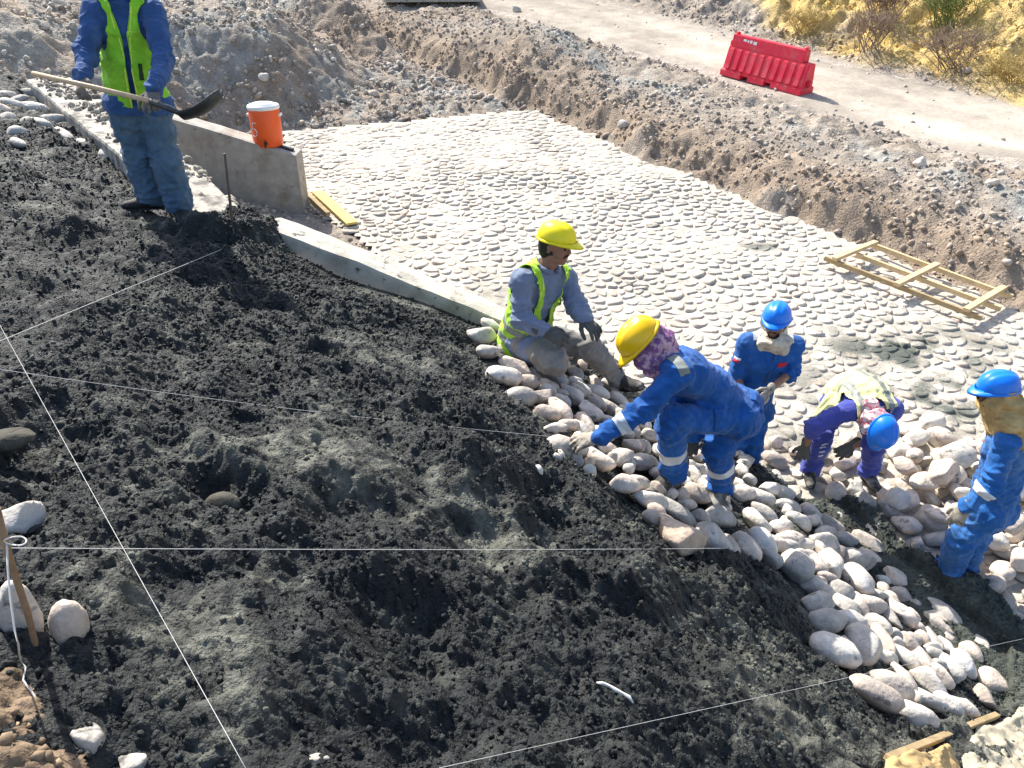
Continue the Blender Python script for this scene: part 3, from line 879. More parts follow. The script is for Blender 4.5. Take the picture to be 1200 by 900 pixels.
# stones already set higher up, beside the cut-off wall (half sunk in mortar)
for q in [(39, 115, 42, 18, 10), (14, 126, 34, 16, 10), (36, 129, 42, 17, 15), (66, 145, 38, 19, 5), (44, 151, 44, 19, 15), (8, 143, 22, 19, 0), (100, 160, 30, 19, 15), (74, 160, 30, 13, 25), (62, 128, 20, 17, 10), (48, 138, 30, 14, 10), (8, 115, 24, 14, 0),
          (20, 170, 24, 12, 25), (98, 172, 28, 13, 30), (122, 184, 18, 11, 30), (26, 119, 22, 12, 0), (20, 158, 26, 16, 10), (88, 140, 26, 16, 20), (120, 171, 20, 14, 30), (2, 131, 22, 14, 0), (60, 108, 20, 12, 10), (70, 118, 22, 13, 20)]:
    lay(*q, kind='grey' if rs_.uniform() < .7 else 'stone', surf=bed_z, parent=bed2, lift=.035)

# lone stones lying on the wet mortar: each a thing
def lone(px, py, w, h, label, kind='stone', up=.5, yaw=0, tall=False):
    c = hit(px, py + h * .3, base_z); t = to_px(*c)[2]
    a, b = w / 2 * t / FPX, h / 2 * t / FPX
    me = SM[kind][int(rs_.integers(len(SM[kind])))]
    o = obj('stone', me)
    nrm = slope_normal(c.x, c.y)
    ax = Vector((math.cos(yaw), math.sin(yaw), 0))
    o.matrix_world = Matrix.Translation(c + Vector((0, 0, up * b))) @ Matrix((ax, Vector((-ax.y, ax.x, 0)), Vector((0, 0, 1)))).transposed().to_4x4() @ Matrix.Diagonal((a, (a if tall else max(a * .75, b * 1.0)), b * (1.75 if tall else 1.15), 1))
    return tag(o, label, 'stone')
lone(40, 730, 47, 66, 'pale egg-shaped stone standing behind the wooden stake in the wet mortar', 'grey', 1.15, .2, True)
lone(90, 743, 44, 54, 'pale knobbly stone just beside the egg-shaped stone at the stake', 'stone', 1.0, .5, True)
lone(22, 606, 62, 46, 'big pale grey stone in the mortar behind the top of the stake', 'angpale', .4, .3)
lone(12, 512, 56, 22, 'flat brown-grey stone over a dark hollow at the left edge of the mortar', 'dark', .4, .2)
lone(262, 584, 40, 24, 'small dark mortar-smeared stone sunk in the middle of the slope', 'dark', .15, .1)
lone(104, 862, 42, 46, 'mortar-streaked stone half buried near the loose white twine', 'smear', .25, .5)
lone(156, 890, 34, 20, 'small pale stone half buried at the bottom of the slope', 'smear', .2, .2)
lone(372, 889, 32, 24, 'smooth rounded whitish stone at the foot of the mortar slope', 'grey', .2, .2)
lone(265, 892, 42, 16, 'flat angular whitish stone at the foot of the mortar slope', 'smear', .2, .1)
lone(210, 856, 22, 14, 'little yellowish pebble poking out of the mortar', 'smear', .2, .2)
lone(488, 325, 30, 13, 'stone resting on the top of the concrete beam', 'stone', .8, -.3)
# ------------------------------------------------------------------ the heap of loose stones
HEAP = [hit(*p, floor_z)[:2] for p in ((1000, 580), (990, 560), (1030, 530), (1058, 508), (1097, 502), (1130, 520), (1165, 517), (1225, 475), (1260, 745), (1195, 712), (1135, 678), (1085, 650), (1052, 628), (1015, 604))]
HEAP = np.array(HEAP)
SCAT = np.array([hit(*p, floor_z)[:2] for p in ((880, 545), (900, 520), (960, 528), (1010, 500), (1032, 545), (1000, 600), (950, 562), (905, 566))])
FEET = [hit(*p, floor_z)[:2] for p in ((950, 560), (1018, 566))]
heap = []
def try_stone(x, y, r, zoff, kinds, layer, sep=.80):
    for a, b, rr, ly in heap:
        if ly == layer and math.hypot(x - a, y - b) < sep * (r + rr): return
    if any(math.hypot(x - f[0], y - f[1]) < r + .13 for f in FEET) or math.hypot(x - 3.42, y - 4.43) < r + .15: return
    if slope_z(x, y) > floor_z(x, y) + .08: return
    px, py, t = to_px(x, y, float(floor_z(x, y)))
    if px > 1280 or len(heap) > 290: return
    k = kinds[int(rs_.integers(len(kinds)))]
    o = obj('stone', SM[k][int(rs_.integers(len(SM[k])))])
    ext = r * rs_.uniform(.85, 1.15, 3) * np.array((1.15, .92, .74))
    nrm = Vector(rs_.normal(0, .35, 3) + np.array((0, 0, 1))).normalized()
    th = rs_.uniform(0, 6.28)
    set_matrix(o, Vector((x, y, float(floor_z(x, y)) + zoff + ext[2] * .75)), Vector((math.cos(th), math.sin(th), 0)), nrm, ext)
    tag(o, 'loose pale stone in the heap by the workers', 'stone', 'loose stones heaped on the apron')
    heap.append((x, y, r, layer))
for _ in range(2600):
    x, y = rs_.uniform(HEAP[:, 0].min(), HEAP[:, 0].max()), rs_.uniform(HEAP[:, 1].min(), HEAP[:, 1].max())
    if in_poly(np.array([x]), np.array([y]), HEAP)[0]:
        try_stone(x, y, rs_.uniform(.075, .135), 0, ['stone', 'pale', 'grey', 'ang', 'anggrey', 'angpale'], 0)
for _ in range(900):
    x, y = rs_.uniform(HEAP[:, 0].min(), HEAP[:, 0].max()), rs_.uniform(HEAP[:, 1].min(), HEAP[:, 1].max())
    if in_poly(np.array([x]), np.array([y]), HEAP)[0] and poly_dist(x, y, HEAP) > .17:
        try_stone(x, y, rs_.uniform(.085, .135), .11, ['stone', 'grey', 'pale', 'ang', 'angpale'], 1, .9)
for _ in range(500):
    x, y = rs_.uniform(HEAP[:, 0].min(), HEAP[:, 0].max()), rs_.uniform(HEAP[:, 1].min(), HEAP[:, 1].max())
    if in_poly(np.array([x]), np.array([y]), HEAP)[0] and poly_dist(x, y, HEAP) > .34:
        try_stone(x, y, rs_.uniform(.09, .13), .21, ['stone', 'grey', 'stone', 'ang'], 2, 1.1)
for _ in range(400):
    x, y = rs_.uniform(SCAT[:, 0].min(), SCAT[:, 0].max()), rs_.uniform(SCAT[:, 1].min(), SCAT[:, 1].max())
    if in_poly(np.array([x]), np.array([y]), SCAT)[0]:
        try_stone(x, y, rs_.uniform(.06, .12), 0, ['ang', 'anggrey', 'stone', 'ang'], 0, .9)

# single boulders on the natural ground
def boulder(px, py, w, label, kind='stone', f=None):
    f = f or (lambda x, y: ground_z(x, y, False))
    c = hit(px, py, f); t = to_px(*c)[2]; r = w / 2 * t / FPX
    o = obj('boulder', SM[kind][int(rs_.integers(len(SM[kind])))])
    set_matrix(o, c + Vector((0, 0, r * .45)), Vector((1, rs_.uniform(-1, 1), 0)), Vector((0, 0, 1)), (r, r * .8, r * .72))
    tag(o, label, 'boulder')
boulder(605, 14, 11, 'small dark boulder on the crest of the bank near the road', 'anggrey')
boulder(1028, 147, 12, 'whitish boulder by the road behind the bank, nearest the barrier', 'stone')
boulder(1077, 195, 20, 'round pale boulder on the gravel bank', 'stone')
boulder(1163, 218, 17, 'flat pale stone on the bank at the right edge', 'stone')
boulder(437, 113, 14, 'pale stone in the rubble beyond the paving', 'stone')
boulder(1133, 85, 11, 'pale stone at the foot of the ochre hill', 'stone')
boulder(730, 150, 16, 'dark stone stuck in the cut face of the bank', 'grey')
boulder(310, 94, 14, 'stone stuck in the grey spoil mound', 'grey')

# ------------------------------------------------------------------ concrete cut-off beam and wing wall
def beam(name, path, widths, tops, depth, mtop, label, cat):
    path = [Vector((x, y, 0)) for x, y in path]
    # resample
    P, Wd, T = [], [], []
    for i in range(len(path) - 1):
        L = (path[i + 1] - path[i]).length; n = max(2, int(L / .08))
        for k in range(n):
            t = k / n
            P.append(path[i].lerp(path[i + 1], t)); Wd.append(widths[i] * (1 - t) + widths[i + 1] * t); T.append(tops[i] * (1 - t) + tops[i + 1] * t)
    P.append(path[-1]); Wd.append(widths[-1]); T.append(tops[-1])
    V, Fc = [], []
    J = 9
    for i, p in enumerate(P):
        d = (P[min(i + 3, len(P) - 1)] - P[max(i - 3, 0)]).normalized(); nr = Vector((-d.y, d.x, 0))
        w = Wd[i] * (1 + .03 * float(vnoise2(np.array(i * .21), np.array(3.)))) / 2
        zt = (float(slope_z(p.x, p.y)) if len(path) > 2 else float(slope_z(path[0].x, path[0].y)) * (1 - i / (len(P) - 1)) + float(slope_z(path[-1].x, path[-1].y)) * i / (len(P) - 1)) + T[i] + .012 * float(vnoise2(np.array(i * .37), np.array(9.)))
        prof = [(-1, -depth), (-1, -.03), (-.96, -.004), (-.5, .004), (0, .006), (.5, .004), (.96, -.004), (1, -.03), (1, -depth)]
        for k, (a, h) in enumerate(prof):
            jz = .006 * float(vnoise2(np.array(i * .5), np.array(k * 2.7))) if -.02 < h else 0
            V.append(p - nr * (a * w) * -1 + Vector((0, 0, zt + h + jz)))
    n = len(P)
    for i in range(n - 1):
        for k in range(J - 1):
            Fc.append((i * J + k, (i + 1) * J + k, (i + 1) * J + k + 1, i * J + k + 1))
    Fc.append(tuple(range(J))); Fc.append(tuple((n - 1) * J + k for k in range(J))[::-1])
    o = put(name, V, Fc, mtop, smooth=False)
    return tag(o, label, cat)
beam('concrete_beam', [(-6.25, 11.0), (-3.45, 7.5), (-2.42, 6.2)], [.52, .52, .44], [.30, .26, .12], 1.6, M['beamtop'],
     'dirt-covered concrete beam climbing behind the shovel man', 'beam')
beam('concrete_beam', [(-1.98, 6.16), (-.05, 5.55)], [.27, .22], [.20, .11], 1.9, M['kerb'],
     'straight bare concrete beam ending behind the seated worker', 'beam')
beam('concrete_beam', [(-.045, 5.525), (1.03, 5.52), (2.3, 5.52)], [.2, .2, .2], [-.09, -.09, -.07], 1.3, M['concrete'],
     'concrete end beam hidden below the stones the seated worker sits on', 'beam')

rb_ = np.random.default_rng(91)
nb_ = 1500
tt_ = rb_.uniform(0, 1, nb_); ww_ = np.clip(rb_.normal(.05, .12, nb_), -.22, .24)
bxx = np.interp(tt_, [0, .6, .95], [-6.25, -3.45, -2.35]); byy = np.interp(tt_, [0, .6, .95], [11.0, 7.5, 6.1])
dx_, dy_ = np.where(tt_ < .6, 2.8, 1.1), np.where(tt_ < .6, -3.5, -1.4); dl_ = np.hypot(dx_, dy_)
P_ = np.stack([bxx - dy_ / dl_ * ww_, byy + dx_ / dl_ * ww_], -1)
zt_ = slope_z(bxx, byy) + np.interp(tt_, [0, .6, .95], [.30, .26, .06]) + .012
R_ = .008 + .05 * rb_.uniform(size=nb_) ** 4
kp = fbm2(P_[:, 0] * 3, P_[:, 1] * 3, 3, 95) > -.25
scatter('beam_litter', np.concatenate([P_, zt_[:, None]], 1)[kp], R_[kp], M['pebble'], (np.array([.30, .27, .23]) * rb_.uniform(.4, 1.3, (nb_, 1)))[kp], r=rb_)
# wing wall: a plate with a sloping top, right end squared off
x0, x1, yw = -4.85, -3.05, 11.0
zt0, zt1 = 2.18, 1.63
V, Fc = [], []
nx = 26
for j, yy in enumerate((yw, yw + .06, yw + .30, yw + .36)):
    for i in range(nx + 1):
        x = x0 + (x1 - x0) * i / nx; zt = zt0 + (zt1 - zt0) * i / nx
        z = zt - (.012 if j in (0, 3) else 0) + .006 * float(vnoise2(np.array(x * 6), np.array(j * 3.)))
        V.append((x, yy, z))
top = len(V)
for yy in (yw, yw + .36):
    for i in range(nx + 1):
        V.append((x0 + (x1 - x0) * i / nx, yy, .3))
K = nx + 1
for j in range(3):
    for i in range(nx): Fc.append((j * K + i, j * K + i + 1, (j + 1) * K + i + 1, (j + 1) * K + i))
for i in range(nx):
    Fc.append((top + i, top + i + 1, i + 1, i)); Fc.append((3 * K + i, 3 * K + i + 1, top + K + i + 1, top + K + i))
Fc.append((nx, K + nx, 2 * K + nx, 3 * K + nx, top + K + nx, top + nx)[::-1])
Fc.append((0, K, 2 * K, 3 * K, top + K, top))
wall = put('wing_wall', V, Fc, M['concrete'], smooth=False)
tag(wall, 'short concrete wing wall with sloping top below the orange cooler', 'wall')

# culvert slab at the top of the view
c = hit(497, 3, lambda x, y: ground_z(x, y, False))
o = put('concrete_slab', *box(c + Vector((.2, .25, .12)), (1.25, .1, 0), (-.06, .6, 0), (0, 0, .09), .015), M['concrete'], smooth=False)
tag(o, 'thin concrete slab lying on the gravel at the head of the ditch', 'slab')

# ------------------------------------------------------------------ drinks cooler on the wall
def lathe(c, prof, seg=40, up=(0, 0, 1)):
    V, Fc = [], []
    for r, z in prof:
        for k in range(seg):
            a = 2 * math.pi * k / seg
            V.append(Vector(c) + Vector((r * math.cos(a), r * math.sin(a), z)))
    n = len(prof)
    for i in range(n - 1):
        for k in range(seg):
            Fc.append((i * seg + k, i * seg + (k + 1) % seg, (i + 1) * seg + (k + 1) % seg, (i + 1) * seg + k))
    Fc.append(tuple(range(seg))[::-1]); Fc.append(tuple((n - 1) * seg + k for k in range(seg)))
    return V, Fc
cz = 1.745
cc = Vector(W(315, 165, 11.05)); cc.y = yw + .18
cc.x = (315 - 600) / FPX * (cc.y * CP_ + (CAM_H - cz) * SP_); cc.z = cz - .02
cool = thing('drinks_cooler', cc, 'round orange drinks cooler with white lid on the wing wall', 'cooler')
put('tank', *lathe(cc, [(.185, 0), (.2, .015), (.2, .05), (.208, .06), (.213, .30), (.213, .47), (.206, .485), (.206, .50)]), M['cooler'], cool)
lid = put('lid', *lathe(cc, [(.214, .50), (.220, .505), (.220, .535), (.212, .552), (.15, .562), (.145, .575), (.05, .58)]), M['white'], cool)
put('lid_handle', *join(box(cc + Vector((0, 0, .585)), (.05, 0, 0), (0, .018, 0), (0, 0, .012), .004)), M['white'], lid)
for sgn in (-1, 1):
    put('handle', *box(cc + Vector((sgn * .222, 0, .42)), (.016, 0, 0), (0, .05, 0), (0, 0, .018), .006), M['white'], cool)
sp_ = Vector((.03, -.235, .07))
put('spigot', *join(box(cc + sp_, (.018, 0, 0), (0, .035, 0), (0, 0, .018), .005), box(cc + sp_ + Vector((0, -.03, -.02)), (.012, 0, 0), (0, .01, 0), (0, 0, .03), .004), box(cc + sp_ + Vector((0, -.01, .03)), (.008, 0, 0), (0, .016, 0), (0, 0, .016), .003)), M['black'], cool)
# painted numeral, partly rubbed off, on the side
def arc(a0, a1, r, cz_, n=10): return [(r * math.cos(a0 + (a1 - a0) * i / n), cz_ + r * math.sin(a0 + (a1 - a0) * i / n)) for i in range(n + 1)]
stroke = [(.06, .34), (-.01, .34), (-.015, .25)] + arc(2.2, -2.2, .052, .21, 12)
P = []
for u_, z_ in stroke:
    a = -math.pi / 2 - .62 + u_ / .214
    P.append(cc + Vector((.2135 * math.cos(a), .2135 * math.sin(a), z_)))
put('painted_mark', *tube(P, .007, 5), M['white'], cool)
# small black fitting on the wall in front of the cooler
a = W(333, 172, 10.95)
a = Vector((cc.x + .24, yw + .15, float(zt0 + (zt1 - zt0) * (cc.x + .24 - x0) / (x1 - x0)) + .015))
o = put('hose_fitting', *join(box(a, (.11, 0, -.03), (0, .04, 0), (0, 0, .016), .006), box(a + Vector((-.1, -.02, .04)), (.03, 0, 0), (0, .03, 0), (0, 0, .02), .006)), M['black'])
tag(o, 'small black fitting lying on the wall by the cooler', 'fitting')

# ------------------------------------------------------------------ red water-filled barrier
ba = np.array(W(843, 85, 15.1)); bb = np.array(W(937, 111, 14.0))
bzl, bzr = float(floor_z(ba[0], ba[1])) + .50, float(floor_z(bb[0], bb[1])) + .50
ba[2], bb[2] = bzl + .02, bzr + .02
bl = Vector(bb - ba); BL = bl.length; bxv = bl.normalized()
bzv = Vector((0, 0, 1)); bzv = (bzv - bxv * bzv.dot(bxv)).normalized()
byv = bzv.cross(bxv)            # towards the hill
if byv.y < 0: byv = -byv
bdep = .44
bc = (Vector(ba) + Vector(bb)) / 2 + byv * (bdep / 2)
bar = thing('road_barrier', bc, 'red plastic road barrier with ribbed sides beside the gravel road', 'barrier')
def Bp(x, y, z): return bc + bxv * x + byv * y + bzv * z
BH = .74
def prism(poly, xa, xb, na=1):
    V = []
    for x in (xa, xb):
        for y, z in poly: V.append(Bp(x, y, z))
    n = len(poly)
    Fc = [(k, (k + 1) % n, n + (k + 1) % n, n + k) for k in range(n)] + [tuple(range(n))[::-1], tuple(range(n, 2 * n))]
    bm = bmesh.new(); vs = [bm.verts.new(v) for v in V]
    for f in Fc: bm.faces.new([vs[i] for i in f])
    bmesh.ops.recalc_face_normals(bm, faces=bm.faces)
    bmesh.ops.bevel(bm, geom=bm.edges[:], offset=.012, segments=2, affect='EDGES')
    bm.verts.index_update()
    V = [v.co.copy() for v in bm.verts]; Fc = [tuple(v.index for v in f.verts) for f in bm.faces]
    bm.free(); return V, Fc
hl = BL / 2
put('body', *prism([(-.185, .12), (-.105, .53), (.105, .53), (.185, .12)], -hl + .02, hl - .02), M['barrier'], bar, False)
put('top_panel', *prism([(-.10, .525), (-.085, BH), (.085, BH), (.10, .525)], -hl + .05, hl - .17), M['barrier'], bar, False)
seg = [(-hl, -hl + .48), (-hl + .64, -hl + 1.02), (-hl + 1.16, hl)]
put('skirt', *join(*[prism([(-.22, 0), (-.22, .115), (-.19, .135), (.19, .135), (.22, .115), (.22, 0)], a, b) for a, b in seg] + [prism([(-.19, .07), (-.19, .125), (.19, .125), (.19, .07)], -hl + .02, hl - .02)]), M['barrier'], bar, False)
nr = 10
for i in range(nr):
    xa = -hl + .05 + (BL - .10) * (i + .12) / nr; xb = xa + (BL - .10) / nr * .62
    for sgn in (-1, 1):
        q = [(sgn * .17, .14), (sgn * .222, .14), (sgn * .205, .20), (sgn * .128, .50), (sgn * .10, .515)]
        put('rib', *prism(q, xa, xb), M['barrier'], bar, False)
for x in (-hl + .10, hl - .22):
    V, Fc = tube([Bp(x, 0, BH - .01), Bp(x, 0, BH + .04), Bp(x, 0, BH + .045)], [.04, .04, .03], 14)
    put('filler_cap', V, Fc, M['barrier'], bar)
put('end_lug', *prism([(-.05, .14), (-.05, .24), (.05, .24), (.05, .14)], hl - .02, hl + .05), M['barrier'], bar, False)
put('end_lug', *prism([(-.05, .50), (-.05, .62), (.05, .62), (.05, .50)], -hl - .01, -hl + .06), M['barrier'], bar, False)
# worn white lettering strip on the upper panel
lab = []
for xa, xb, za, zb in ((-.60, -.53, .655, .695), (-.51, -.475, .65, .69), (-.455, -.40, .645, .695), (-.375, -.30, .635, .69)):
    f = lambda z: -.10 + (z - .525) / (BH - .525) * .015 - .004
    lab.append(([Bp(xa, f(za), za), Bp(xb, f(za), za), Bp(xb, f(zb), zb), Bp(xa, f(zb), zb)], [(0, 1, 2, 3)]))
put('worn_lettering', *join(*lab), M['white'], bar, False)

# ------------------------------------------------------------------ timber frame on the apron
fr = None
def fl(px, py, up=0.0):
    p = hit(px, py, lambda x, y: floor_z(x, y) + .10 + up); return p
fc = fl(1075, 330)
fr = thing('timber_frame', fc, 'ladder-like timber frame of three rails and three battens on the paving', 'frame')
def lath(name, A, B, w, h, m, parent, n=1):
    A, B = Vector(A), Vector(B); d = (B - A).normalized()
    s = d.cross(Vector((0, 0, 1))).normalized(); u = s.cross(d)
    V, Fc = box((A + B) / 2, d * ((B - A).length / 2), s * w / 2, u * h / 2, .004)
    return put(name, V, Fc, m, parent, False)
for a, b, m in (((966, 304), (1150, 375), 'timber_dk'), ((1003, 300), (1172, 364), 'timber'), ((1023, 289), (1186, 350), 'timber')):
    A, B = fl(*a), fl(*b)
    lath('rail', A + Vector((0, 0, .02)), B + Vector((0, 0, .02)), .045, .06, M[m], fr)
for a, b in (((977, 306), (1026, 286)), ((1050, 336), (1098, 312)), ((1131, 366), (1176, 339))):
    A, B = fl(*a, .06), fl(*b, .06)
    lath('batten', A + Vector((0, 0, .028)), B + Vector((0, 0, .028)), .075, .045, M['timber'], fr)

# planks by the wing wall
gz_ = lambda x, y: np.maximum(ground_z(x, y, False), floor_z(x, y))
A, B = hit(372, 229, gz_), hit(413, 266, gz_)
o = lath('plank', A + Vector((0, 0, .06)), B + Vector((0, 0, .05)), .17, .035, M['yellow_board'], None)
tag(o, 'wide yellow board lying at the edge of the paving', 'plank')
A, B = hit(368, 232, gz_), hit(392, 256, gz_)
o = lath('plank', A + Vector((-.10, -.02, .075)), B + Vector((-.08, -.02, .07)), .07, .06, M['timber_dk'], None)
tag(o, 'short brown timber beside the wide yellow board', 'plank')
o = put('string', *tube([hit(x, y, lambda a, b: gz_(a, b) + .05) for x, y in ((325, 238), (335, 236), (350, 231), (366, 225))], .012, 6), M['pinkstring'])
tag(o, 'pinkish cord on the soil between wall and yellow board', 'cord')

# ------------------------------------------------------------------ rebar, stake, string lines
pb = hit(276, 292, bed_z); tb = to_px(*pb)[2]
ptop = W(263, 180, tb - .42)
reb = put('rebar', *tube([pb - Vector((0, 0, .2)), pb, pb.lerp(ptop, .5), ptop], .011, 8), M['steel'])
tag(reb, 'upright rusty rebar holding the string next to the shovel man', 'rebar')
sb = hit(47, 776, bed_z); t0 = to_px(*sb)[2]
stp = W(-4, 596, t0 - .24); t0 -= .2
stk = put('stake', *tube([sb + (sb - stp) * .15, sb, sb.lerp(stp, .35) + Vector((.004, 0, 0)), sb.lerp(stp, .7) - Vector((.003, 0, 0)), stp], [.007, .008, .0085, .009, .0095], 8), M['stick'])
tag(stk, 'leaning wooden stake with string tied at its top', 'stake')
def line(A, B, r, label, n=24, sag=.01, m='string'):
    A, B = Vector(A), Vector(B)
    pts = [A.lerp(B, i / n) - Vector((0, 0, sag * 4 * (i / n) * (1 - i / n))) for i in range(n + 1)]
    o = put('string_line', *tube(pts, r, 6), M[m])
    tag(o, label, 'string')
knot = sb.lerp(stp, .765)
e4 = hit(945, 641, base_z, .30)
line(knot, e4, .0011, 'level white string line from the stake across to the laid stones', sag=.012)
line(hit(-20, 345, base_z, .34), hit(296, 915, base_z, .20), .0009, 'taut white string line running down the slope past the stake')
line(hit(-20, 408, base_z, .32), W(270, 288, tb - .16), .0015, 'white string line stretched to the foot of the rebar', sag=.0)
line(hit(-20, 430, base_z, .24), hit(700, 516, base_z, .20), .0010, 'thin string line half lost in the mortar above the middle', sag=.03)
line(hit(515, 900, base_z, .10), hit(1215, 745, base_z, .20), .0008, 'white string line along the near edge of the laid stones', sag=.0)
tw = [(8, 636), (9, 665), (12, 700), (17, 738), (22, 757), (23, 772), (30, 782), (27, 797), (40, 815), (52, 838), (60, 850), (66, 862), (68, 873)]
o = put('twine', *tube([W(x, y, t0 - .03 - .0006 * (y - 640)) if y < 770 else hit(x, y, base_z, .02 + .10 * max(0, (872 - y) / 150)) for x, y in tw], .0026, 6), M['string'])
tag(o, 'loose white twine hanging from the stake down to the soil', 'twine')
lp = [W(8 + 13 * math.cos(a) + 10, 634 + 5 * math.sin(a) * (1 + .3 * math.cos(a)), t0 - .04 - .01 * math.sin(a * 2)) for a in np.linspace(0, 11.5, 40)]
o = put('twine_knot', *tube(lp, .0020, 6), M['string'])
tag(o, 'bow of white twine knotted on the wooden stake', 'knot')
bed_height_ = lambda x, y: bed_z(x, y) + .02
sc_ = [hit(x, y, bed_height_, .045 + .006 * (i % 2)) for i, (x, y) in enumerate(((699, 800), (706, 801), (714, 804), (722, 809), (730, 813), (737, 817), (742, 824)))]
o = put('paper_scrap', *tube(sc_, [.003, .007, .006, .008, .006, .008, .003], 5), M['string'])
tag(o, 'curled white scrap lying on the wet mortar', 'scrap')

# ------------------------------------------------------------------ soil at the near corners, sacks and a batten
def soil(name, xs, ys, hf, keep, tone):
    X, Y = np.meshgrid(xs, ys, indexing='ij')
    h = hf(X, Y); Z = bed_z(X, Y) + h
    k = keep(X, Y).reshape(-1)
    Fq = grid_faces(len(xs), len(ys)); Fq = Fq[k[Fq].all(1)]
    V, Fq = compact(np.stack([X, Y, Z], -1).reshape(-1, 3), Fq)
    me = mesh(name, V, Fq, M['ground'])
    c = np.array(tone) * (1 + .35 * fbm2(V[:, 0] * 14, V[:, 1] * 14, 4, 411))[:, None] * (1 + .3 * fbm2(V[:, 0] * 3, V[:, 1] * 3, 2, 413))[:, None]
    vcol(me, 'tone', c)
    return tag(obj(name, me), kind='structure')
sl = [hit(*p)[:2] for p in ((-160, 700), (-20, 765), (8, 800), (38, 858), (78, 905), (100, 960), (-200, 960))]
SL = np.array(sl)
def sdist(X, Y):
    out = np.full(X.shape, 9.)
    for i in range(len(SL) - 2):
        a, b = SL[i], SL[i + 1]; ab = b - a
        t = np.clip(((X - a[0]) * ab[0] + (Y - a[1]) * ab[1]) / (ab @ ab), 0, 1)
        out = np.minimum(out, np.hypot(X - a[0] - t * ab[0], Y - a[1] - t * ab[1]))
    return np.where(in_poly(X, Y, SL), out, -out)
def soil_h(X, Y):
    d = sdist(X, Y) + .03 * fbm2(X * 9, Y * 9, 3, 421)
    w1, r1 = worley(X * 16, Y * 16, 425); w2, r2 = worley(X * 40, Y * 40, 427)
    return np.clip(d, -.1, .25) * .6 + .03 + .03 * r1 * np.sqrt(np.clip(1 - w1 ** 2 * 2, 0, 1)) + .012 * r2 * np.sqrt(np.clip(1 - w2 ** 2 * 2, 0, 1)) + .015 * fbm2(X * 7, Y * 7, 4, 423) + .02
soil('soil_bank', np.arange(-2.6, -.7, .008), np.arange(.3, 2.0, .008), soil_h, lambda X, Y: sdist(X, Y) > -.05, (.15, .11, .075))

rq = np.random.default_rng(17)
qx, qy = rq.uniform(-2.2, -.7, 3000), rq.uniform(.4, 1.9, 3000)
kq = sdist(qx, qy) > 0
qx, qy = qx[kq], qy[kq]; qr = .003 + .022 * rq.uniform(size=len(qx)) ** 4
qz = bed_z(qx, qy) + soil_h(qx, qy) + qr * .3
scatter('soil_pebbles', np.stack([qx, qy, qz], -1), qr, M['pebble'], np.array([.26, .19, .125]) * rq.uniform(.6, 1.6, (len(qx), 1)), r=rq)
def sack_f(x, y): return bed_z(x, y) + .055
def sack(name, quad, f, m, label, seed, amp=.05):
    q = [hit(*p, f) for p in quad]
    n = 46
    V = []
    for i in range(n):
        for j in range(n):
            a, b = i / (n - 1), j / (n - 1)
            p = q[0].lerp(q[1], a).lerp(q[3].lerp(q[2], a), b)
            V.append(p)
    V = np.array(V)
    X, Y = V[:, 0], V[:, 1]
    r1 = 1 - np.abs(fbm2(X * 4, Y * 4, 3, seed)); r2 = 1 - np.abs(fbm2(X * 9 + 4, Y * 9, 3, seed + 3))
    edge = (np.minimum.reduce([np.repeat(np.arange(n), n), n - 1 - np.repeat(np.arange(n), n), np.tile(np.arange(n), n), n - 1 - np.tile(np.arange(n), n)]) / n)
    lift = sstep(0, .12, edge)
    V[:, 0] += .05 * fbm2(X * 3, Y * 3, 2, seed + 9); V[:, 1] += .05 * fbm2(X * 3, Y * 3, 2, seed + 11)
    V[:, 2] = f(V[:, 0], V[:, 1]) + .015 + lift * amp * (.2 + 1.1 * r1 ** 2 + .8 * r2 ** 2) 
    o = put(name, V, grid_faces(n, n), m)
    md = o.modifiers.new('thickness', 'SOLIDIFY'); md.thickness = .004; md.offset = -1
    return tag(o, label, 'sack')
sack('cement_sack', ((1040, 893), (1110, 878), (1140, 930), (1030, 930)), sack_f, M['sack'], 'torn orange-brown paper sack at the foot of the laid stones', 431, .03)
sack('cement_sack', ((1125, 868), (1215, 815), (1260, 930), (1130, 935)), sack_f, M['sack_pale'], 'crumpled pale paper sack smeared with mortar under the string', 441, .034)
A, B = hit(1040, 889, bed_z, .07), hit(1168, 838, bed_z, .08)
o = lath('batten', A, B, .035, .03, M['timber_dk'], None)
tag(o, 'mortar-stained batten lying along the edge under the string', 'batten')

